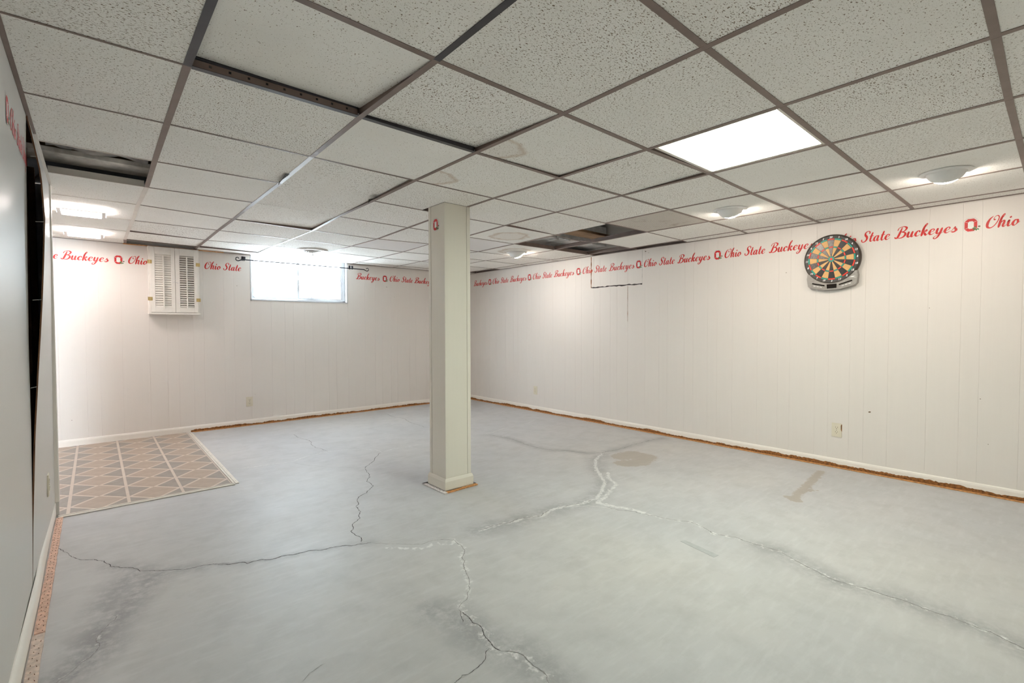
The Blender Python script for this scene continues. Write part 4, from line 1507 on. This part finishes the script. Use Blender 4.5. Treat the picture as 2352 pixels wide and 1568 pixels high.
# ------------------------------------------------------------------ red script lettering
GL = {
 'O': (.80, [[(.52, .66, .10), (.43, .66, .07), (.40, .80, .04), (.50, .95, .045), (.64, .96, .06), (.75, .80, .07), (.72, .48, .07), (.56, .14, .07), (.32, .0, .08), (.10, .12, .15), (.04, .42, .19), (.12, .74, .13), (.30, .96, .04)]]),
 'h': (.58, [[(.0, .42, .03), (.16, .72, .05), (.27, .98, .05), (.22, 1.04, .06), (.14, .90, .10), (.10, .60, .16), (.10, .0, .17)], [(.12, .24, .04), (.26, .47, .08), (.38, .46, .12), (.38, .24, .16), (.37, .08, .14), (.46, .0, .07), (.58, .12, .03)]]),
 'i': (.33, [[(.0, .28, .03), (.10, .47, .12), (.10, .12, .16), (.19, .0, .08), (.33, .12, .03)], [(.12, .68, .14), (.15, .74, .14)]]),
 'o': (.50, [[(.33, .46, .04), (.14, .42, .10), (.05, .20, .17), (.14, .02, .10), (.28, .05, .05), (.38, .24, .12), (.32, .44, .14)], [(.36, .24, .04), (.44, .20, .03), (.52, .28, .03)]]),
 'S': (.66, [[(.58, .78, .12), (.55, .94, .08), (.38, 1.0, .06), (.20, .88, .11), (.22, .66, .16), (.42, .44, .17), (.44, .18, .15), (.26, .0, .08), (.06, .05, .07), (.0, .22, .12)]]),
 't': (.37, [[(.16, .82, .13), (.12, .5, .15), (.11, .14, .15), (.20, .0, .08), (.37, .12, .03)], [(-.02, .5, .05), (.32, .52, .05)]]),
 'a': (.57, [[(.34, .42, .07), (.20, .48, .06), (.06, .32, .15), (.06, .10, .15), (.18, .0, .06), (.34, .2, .04)], [(.37, .47, .14), (.35, .12, .16), (.43, .0, .08), (.57, .12, .03)]]),
 'e': (.45, [[(.06, .2, .04), (.26, .26, .04), (.34, .40, .08), (.24, .49, .06), (.10, .40, .12), (.05, .2, .17), (.14, .02, .10), (.28, .02, .05), (.45, .16, .03)]]),
 'B': (.80, [[(.30, .95, .06), (.25, .5, .16), (.18, .1, .16), (.05, .0, .08), (-.05, .10, .09)], [(.02, .72, .08), (.08, .94, .05), (.42, 1.02, .06), (.66, .86, .14), (.54, .60, .08), (.30, .54, .04)], [(.32, .54, .04), (.62, .46, .10), (.70, .24, .17), (.54, .03, .10), (.26, .0, .05), (.14, .08, .04)]]),
 'u': (.58, [[(.0, .30, .03), (.09, .47, .12), (.09, .14, .16), (.20, .0, .09), (.36, .16, .04)], [(.38, .47, .14), (.37, .12, .16), (.45, .0, .08), (.58, .12, .03)]]),
 'c': (.41, [[(.32, .37, .13), (.26, .48, .06), (.12, .42, .11), (.05, .22, .17), (.12, .03, .10), (.26, .02, .05), (.41, .14, .03)]]),
 'k': (.54, [[(.0, .42, .03), (.16, .72, .05), (.27, .98, .05), (.22, 1.04, .06), (.14, .90, .10), (.10, .60, .16), (.10, .0, .17)], [(.12, .24, .04), (.32, .47, .09), (.38, .38, .08), (.2, .25, .05)], [(.22, .26, .06), (.33, .1, .15), (.41, .0, .08), (.54, .12, .03)]]),
 'y': (.57, [[(.0, .30, .03), (.09, .47, .12), (.09, .15, .15), (.19, .02, .08), (.35, .2, .04)], [(.38, .47, .14), (.36, .1, .15), (.28, -.26, .12), (.12, -.42, .06), (.0, -.32, .07), (.14, -.15, .03), (.57, .12, .03)]]),
 's': (.42, [[(.0, .04, .03), (.20, .46, .05), (.21, .36, .09), (.34, .17, .16), (.24, .02, .10), (.08, .03, .09)], [(.34, .06, .03), (.44, .14, .03)]]),
}


def spline(pts, sub=6):
    P = [np.array(p, float) for p in pts]
    P = [2*P[0]-P[1]]+P+[2*P[-1]-P[-2]]
    out = []
    for i in range(1, len(P)-2):
        for k_ in range(sub):
            t_ = k_/sub
            a_, b_, c_, d_ = P[i-1], P[i], P[i+1], P[i+2]
            q = .5*((2*b_)+(c_-a_)*t_+(2*a_-5*b_+4*c_-d_)*t_**2+(3*b_-a_-3*c_+d_)*t_**3)
            out.append(q)
    out.append(P[-2])
    return out


def glyph_mesh(word):
    vs, fs = [], []
    x = 0
    lay = 0
    for ch in word:
        adv, strokes = GL[ch]
        for st_ in strokes:
            pl_ = spline(st_)
            n_ = len(pl_)
            o_ = len(vs)
            lay += 1
            for i, p in enumerate(pl_):
                d = pl_[min(i+1, n_-1)][:2]-pl_[max(i-1, 0)][:2]
                L = np.linalg.norm(d)
                d = d/max(L, 1e-6)
                hw = max(p[2]*1.12, .036)/2
                e_ = .75 if i in (0, n_-1) else 1
                a_ = p[:2]+np.array([-d[1], d[0]])*hw*e_
                c_ = p[:2]-np.array([-d[1], d[0]])*hw*e_
                vs += [(x+a_[0], a_[1], lay), (x+c_[0], c_[1], lay)]
            fs += [(o_+2*i, o_+2*i+1, o_+2*i+3, o_+2*i+2) for i in range(n_-1)]
            # round ends
            for end in (0, n_-1):
                p = pl_[end]
                r = max(p[2], .03)/2*.75
                o2 = len(vs)
                lay += 1
                vs += [(x+p[0]+r*cos(t_), p[1]+r*sin(t_), lay) for t_ in np.linspace(0, 2*pi, 11)[:-1]]
                fs.append(tuple(range(o2, o2+10)))
        x += adv+.03
    vs = [(a_+b_*.27, b_, (l_ % 9)*.00009) for a_, b_, l_ in vs]
    return vs, fs


BASE, CAP = 1.862, .082
WCACHE = {}


def word_obj(word, tf, width, par, key, at_):
    """tf maps (u, v) in metres from the word's lower left corner to the wall"""
    if word not in WCACHE:
        vs, fs = glyph_mesh(word)
        x0, x1 = min(v_[0] for v_ in vs), max(v_[0] for v_ in vs)
        WCACHE[word] = ([((a_-x0)/(x1-x0), b_, l_) for a_, b_, l_ in vs], fs)
    vs, fs = WCACHE[word]
    return MB().add([tf(a_*width, b_*CAP, l_) for a_, b_, l_ in vs], fs).build('word', 'letter_red', par, recalc=False, at=at_)


WD = {'Ohio': .165, 'State': .188, 'Buckeyes': .362}


def lettering(wall, items, label, group):
    """items: (word, start coordinate along the reading direction)"""
    if wall == 'x':
        mk = lambda s: (lambda u, v_, l_: (XR-.0005-l_, s-u, BASE+v_))
        org = lambda s: (XR, s, BASE)
    elif wall == 'y':
        mk = lambda s: (lambda u, v_, l_: (s+u, YB-.0005-l_, BASE+v_))
        org = lambda s: (s, YB, BASE)
    else:
        mk = lambda s: (lambda u, v_, l_: (prof(first_prof, BASE+v_)+.0009+l_, s+u, BASE-.012+v_))
        org = lambda s: (prof(first_prof, BASE), s, BASE)
    o = thing('wall_lettering', label, 'lettering', org(items[0][1]), group)
    for it in items:
        word, s = it[0], it[1]
        word_obj(word, mk(s), it[2] if len(it) > 2 else WD.get(word, .06), o, word, org(s))
    return o


gl_ = 'red script phrases round the room'
T = .9155
L0 = .4405
ph = lambda L: [('Ohio', L-.070), ('State', L-.262), ('Buckeyes', L-.482)]
lettering('x', [('Buckeyes', 6.34)], 'lone red script word between the inner corner and first emblem, dartboard wall', gl_)
lettering('x', ph(5.917), 'red script phrase between the first and second emblems from the inner corner, dartboard wall', gl_)
lettering('x', ph(5.009), 'red script phrase between the second and third emblems from the inner corner, dartboard wall', gl_)
lettering('x', ph(4.090), 'red script phrase on the dartboard wall, sliced by the saw cut of the access patch', gl_)
lettering('x', ph(3.188), 'red script phrase between the fourth and fifth emblems from the inner corner, dartboard wall', gl_)
lettering('x', ph(2.270), 'red script phrase running into the dartboard from its column-side emblem', gl_)
lettering('x', [('Ohio', 1.278), ('State', 1.085), ('Buckeyes', .871)], 'red script phrase on the dartboard wall, its first word half hidden by the dartboard', gl_)
lettering('x', [('Ohio', .365)], 'red script word on the dartboard wall, beyond the lone emblem past the dartboard', gl_)
lettering('y', [('State', -.445), ('Buckeyes', -.238)], 'red script words between the bowed wall and the emblem by the shutters', gl_)
lettering('y', [('Ohio', .280)], 'red script word on the window wall, between an emblem and the shutter box hinge', gl_)
lettering('y', [('Ohio', .963), ('State', 1.150)], 'red script words on the window wall, between the shutter box and the window', gl_)
lettering('y', [('Buckeyes', 2.760, .350)], 'red script word on the window wall, just past the curtain rod end', gl_)
lettering('y', [('Ohio', 3.268), ('State', 3.458), ('Buckeyes', 3.672)], 'red script phrase on the window wall, running behind the column', gl_)
lettering('l', [('Ohio', 2.335, .155), ('State', 2.515, .165), ('Buckeyes', 2.700, .145)], 'red script phrase squeezed against the open seam of the bowed wall', gl_)


# block letter emblem with leaf and nut
def emblem(tf, at_, label, group, ww=.066, hh=.088):
    o = thing('letter_emblem', label, 'emblem', at_, group)
    def octo(w_, h_, c_):
        return [(-w_, -h_+c_), (-w_+c_, -h_), (w_-c_, -h_), (w_, -h_+c_), (w_, h_-c_), (w_-c_, h_), (-w_+c_, h_), (-w_, h_-c_)]
    def ring(a_, b_, z):
        n_ = len(a_)
        return [tf(x, y, z) for x, y in a_]+[tf(x, y, z) for x, y in b_], [(i, (i+1) % n_, n_+(i+1) % n_, n_+i) for i in range(n_)]
    w_, h_ = ww/2, hh/2
    cc = ww*.26
    v_, f_ = ring(octo(w_+.0055, h_+.0055, cc+.002), octo(w_+.004, h_+.004, cc+.0015), .0006)
    MB().add(v_, f_).build('outline', 'emblem_grey', o, recalc=False, at=at_)
    MB().add([tf(x, y, .0005) for x, y in octo(w_+.004, h_+.004, cc+.0015)], [tuple(range(8))]).build('backing', 'emblem_white', o, recalc=False, at=at_)
    v_, f_ = ring(octo(w_, h_, cc), octo(w_-.0175, h_-.0175, cc*.45), .0008)
    MB().add(v_, f_).build('block_letter', 'emblem_red', o, recalc=False, at=at_)
    gp = MB()
    for sx in (1, -1):
        for sy in (1, -1):
            a1, b1 = (sx*w_, sy*(h_-cc)), (sx*(w_-.0175), sy*(h_-.0175-cc*.45))
            gp.add([tf(a1[0], a1[1]-.0009, .0009), tf(a1[0], a1[1]+.0009, .0009), tf(b1[0], b1[1]+.0009, .0009), tf(b1[0], b1[1]-.0009, .0009)], [(0, 1, 2, 3)])
    gp.build('segment_gap', 'emblem_white', o, recalc=False, at=at_)
    lv = MB()
    bx_, by_ = w_*.86, -h_*.58
    for an, L in ((2.1, .016), (3.0, .022), (3.75, .023), (4.7, .018), (5.6, .019)):
        d = (cos(an), sin(an))
        nn = (-d[1], d[0])
        s0 = .003
        pts = [(bx_+d[0]*s0, by_+d[1]*s0), (bx_+d[0]*L*.5+nn[0]*.0045, by_+d[1]*L*.5+nn[1]*.0045), (bx_+d[0]*L*.8+nn[0]*.003, by_+d[1]*L*.8+nn[1]*.003), (bx_+d[0]*L, by_+d[1]*L), (bx_+d[0]*L*.8-nn[0]*.003, by_+d[1]*L*.8-nn[1]*.003), (bx_+d[0]*L*.5-nn[0]*.0045, by_+d[1]*L*.5-nn[1]*.0045)]
        lv.add([tf(x, y, .0010) for x, y in pts], [tuple(range(6))])
    lv.build('leaf', 'leaf_green', o, recalc=False, at=at_)
    MB().add([tf(w_+.010+.0065*cos(t_), -h_*.34+.0055*sin(t_), .0010) for t_ in np.linspace(0, 2*pi, 15)[:-1]], [tuple(range(14))]).build('nut', 'nut_brown', o, recalc=False, at=at_)
    return o


ge = 'red block letter emblems round the room'
EZ = 1.897
for L, lab in ((.4405, 'red block letter emblem alone past the dartboard, away from the column'), (2.270, 'fifth red block letter emblem from the inner corner, nearest the dartboard'), (3.188, 'fourth red block letter emblem from the inner corner, at the end of the access patch'),
               (4.090, 'third red block letter emblem from the inner corner, just before the access patch'), (5.009, 'second red block letter emblem from the inner corner, on the dartboard wall'), (5.917, 'first red block letter emblem from the inner corner, on the dartboard wall')):
    emblem(lambda x, y, z, L=L: (XR-z, L-x, EZ+y), (XR, L, EZ), lab, ge)
for L, lab in ((.201, 'red block letter emblem between the bowed wall and the shutter box'), (3.192, 'red block letter emblem between the curtain rod and the column')):
    emblem(lambda x, y, z, L=L: (L+x, YB-z, EZ-.004+y), (L, YB, EZ), lab, ge)
xl = prof(first_prof, EZ)+.0004
emblem(lambda x, y, z: (xl+z, 2.262+x, EZ-.012+y), (xl, 2.262, EZ), 'red block letter emblem on the bowed wall at the edge of view', ge, .060, .088)
emblem(lambda x, y, z: (COLX0-z-.0006, 3.008-x, 1.926+y), (COLX0, 3.008, 1.926), 'red block letter emblem sticker high on the column', ge, .062, .080)

# grey tape scrap on the floor
p = [atz(*q, 0) for q in ((1563, 1243), (1573, 1240), (1651, 1275), (1640, 1280))]
o = MB().prism([(q[0], q[1]) for q in p], .0007, .0012).build('tape_scrap', 'tape_grey')
tag(o, 'faint grey strip of tape stuck to the open concrete floor', 'tape')
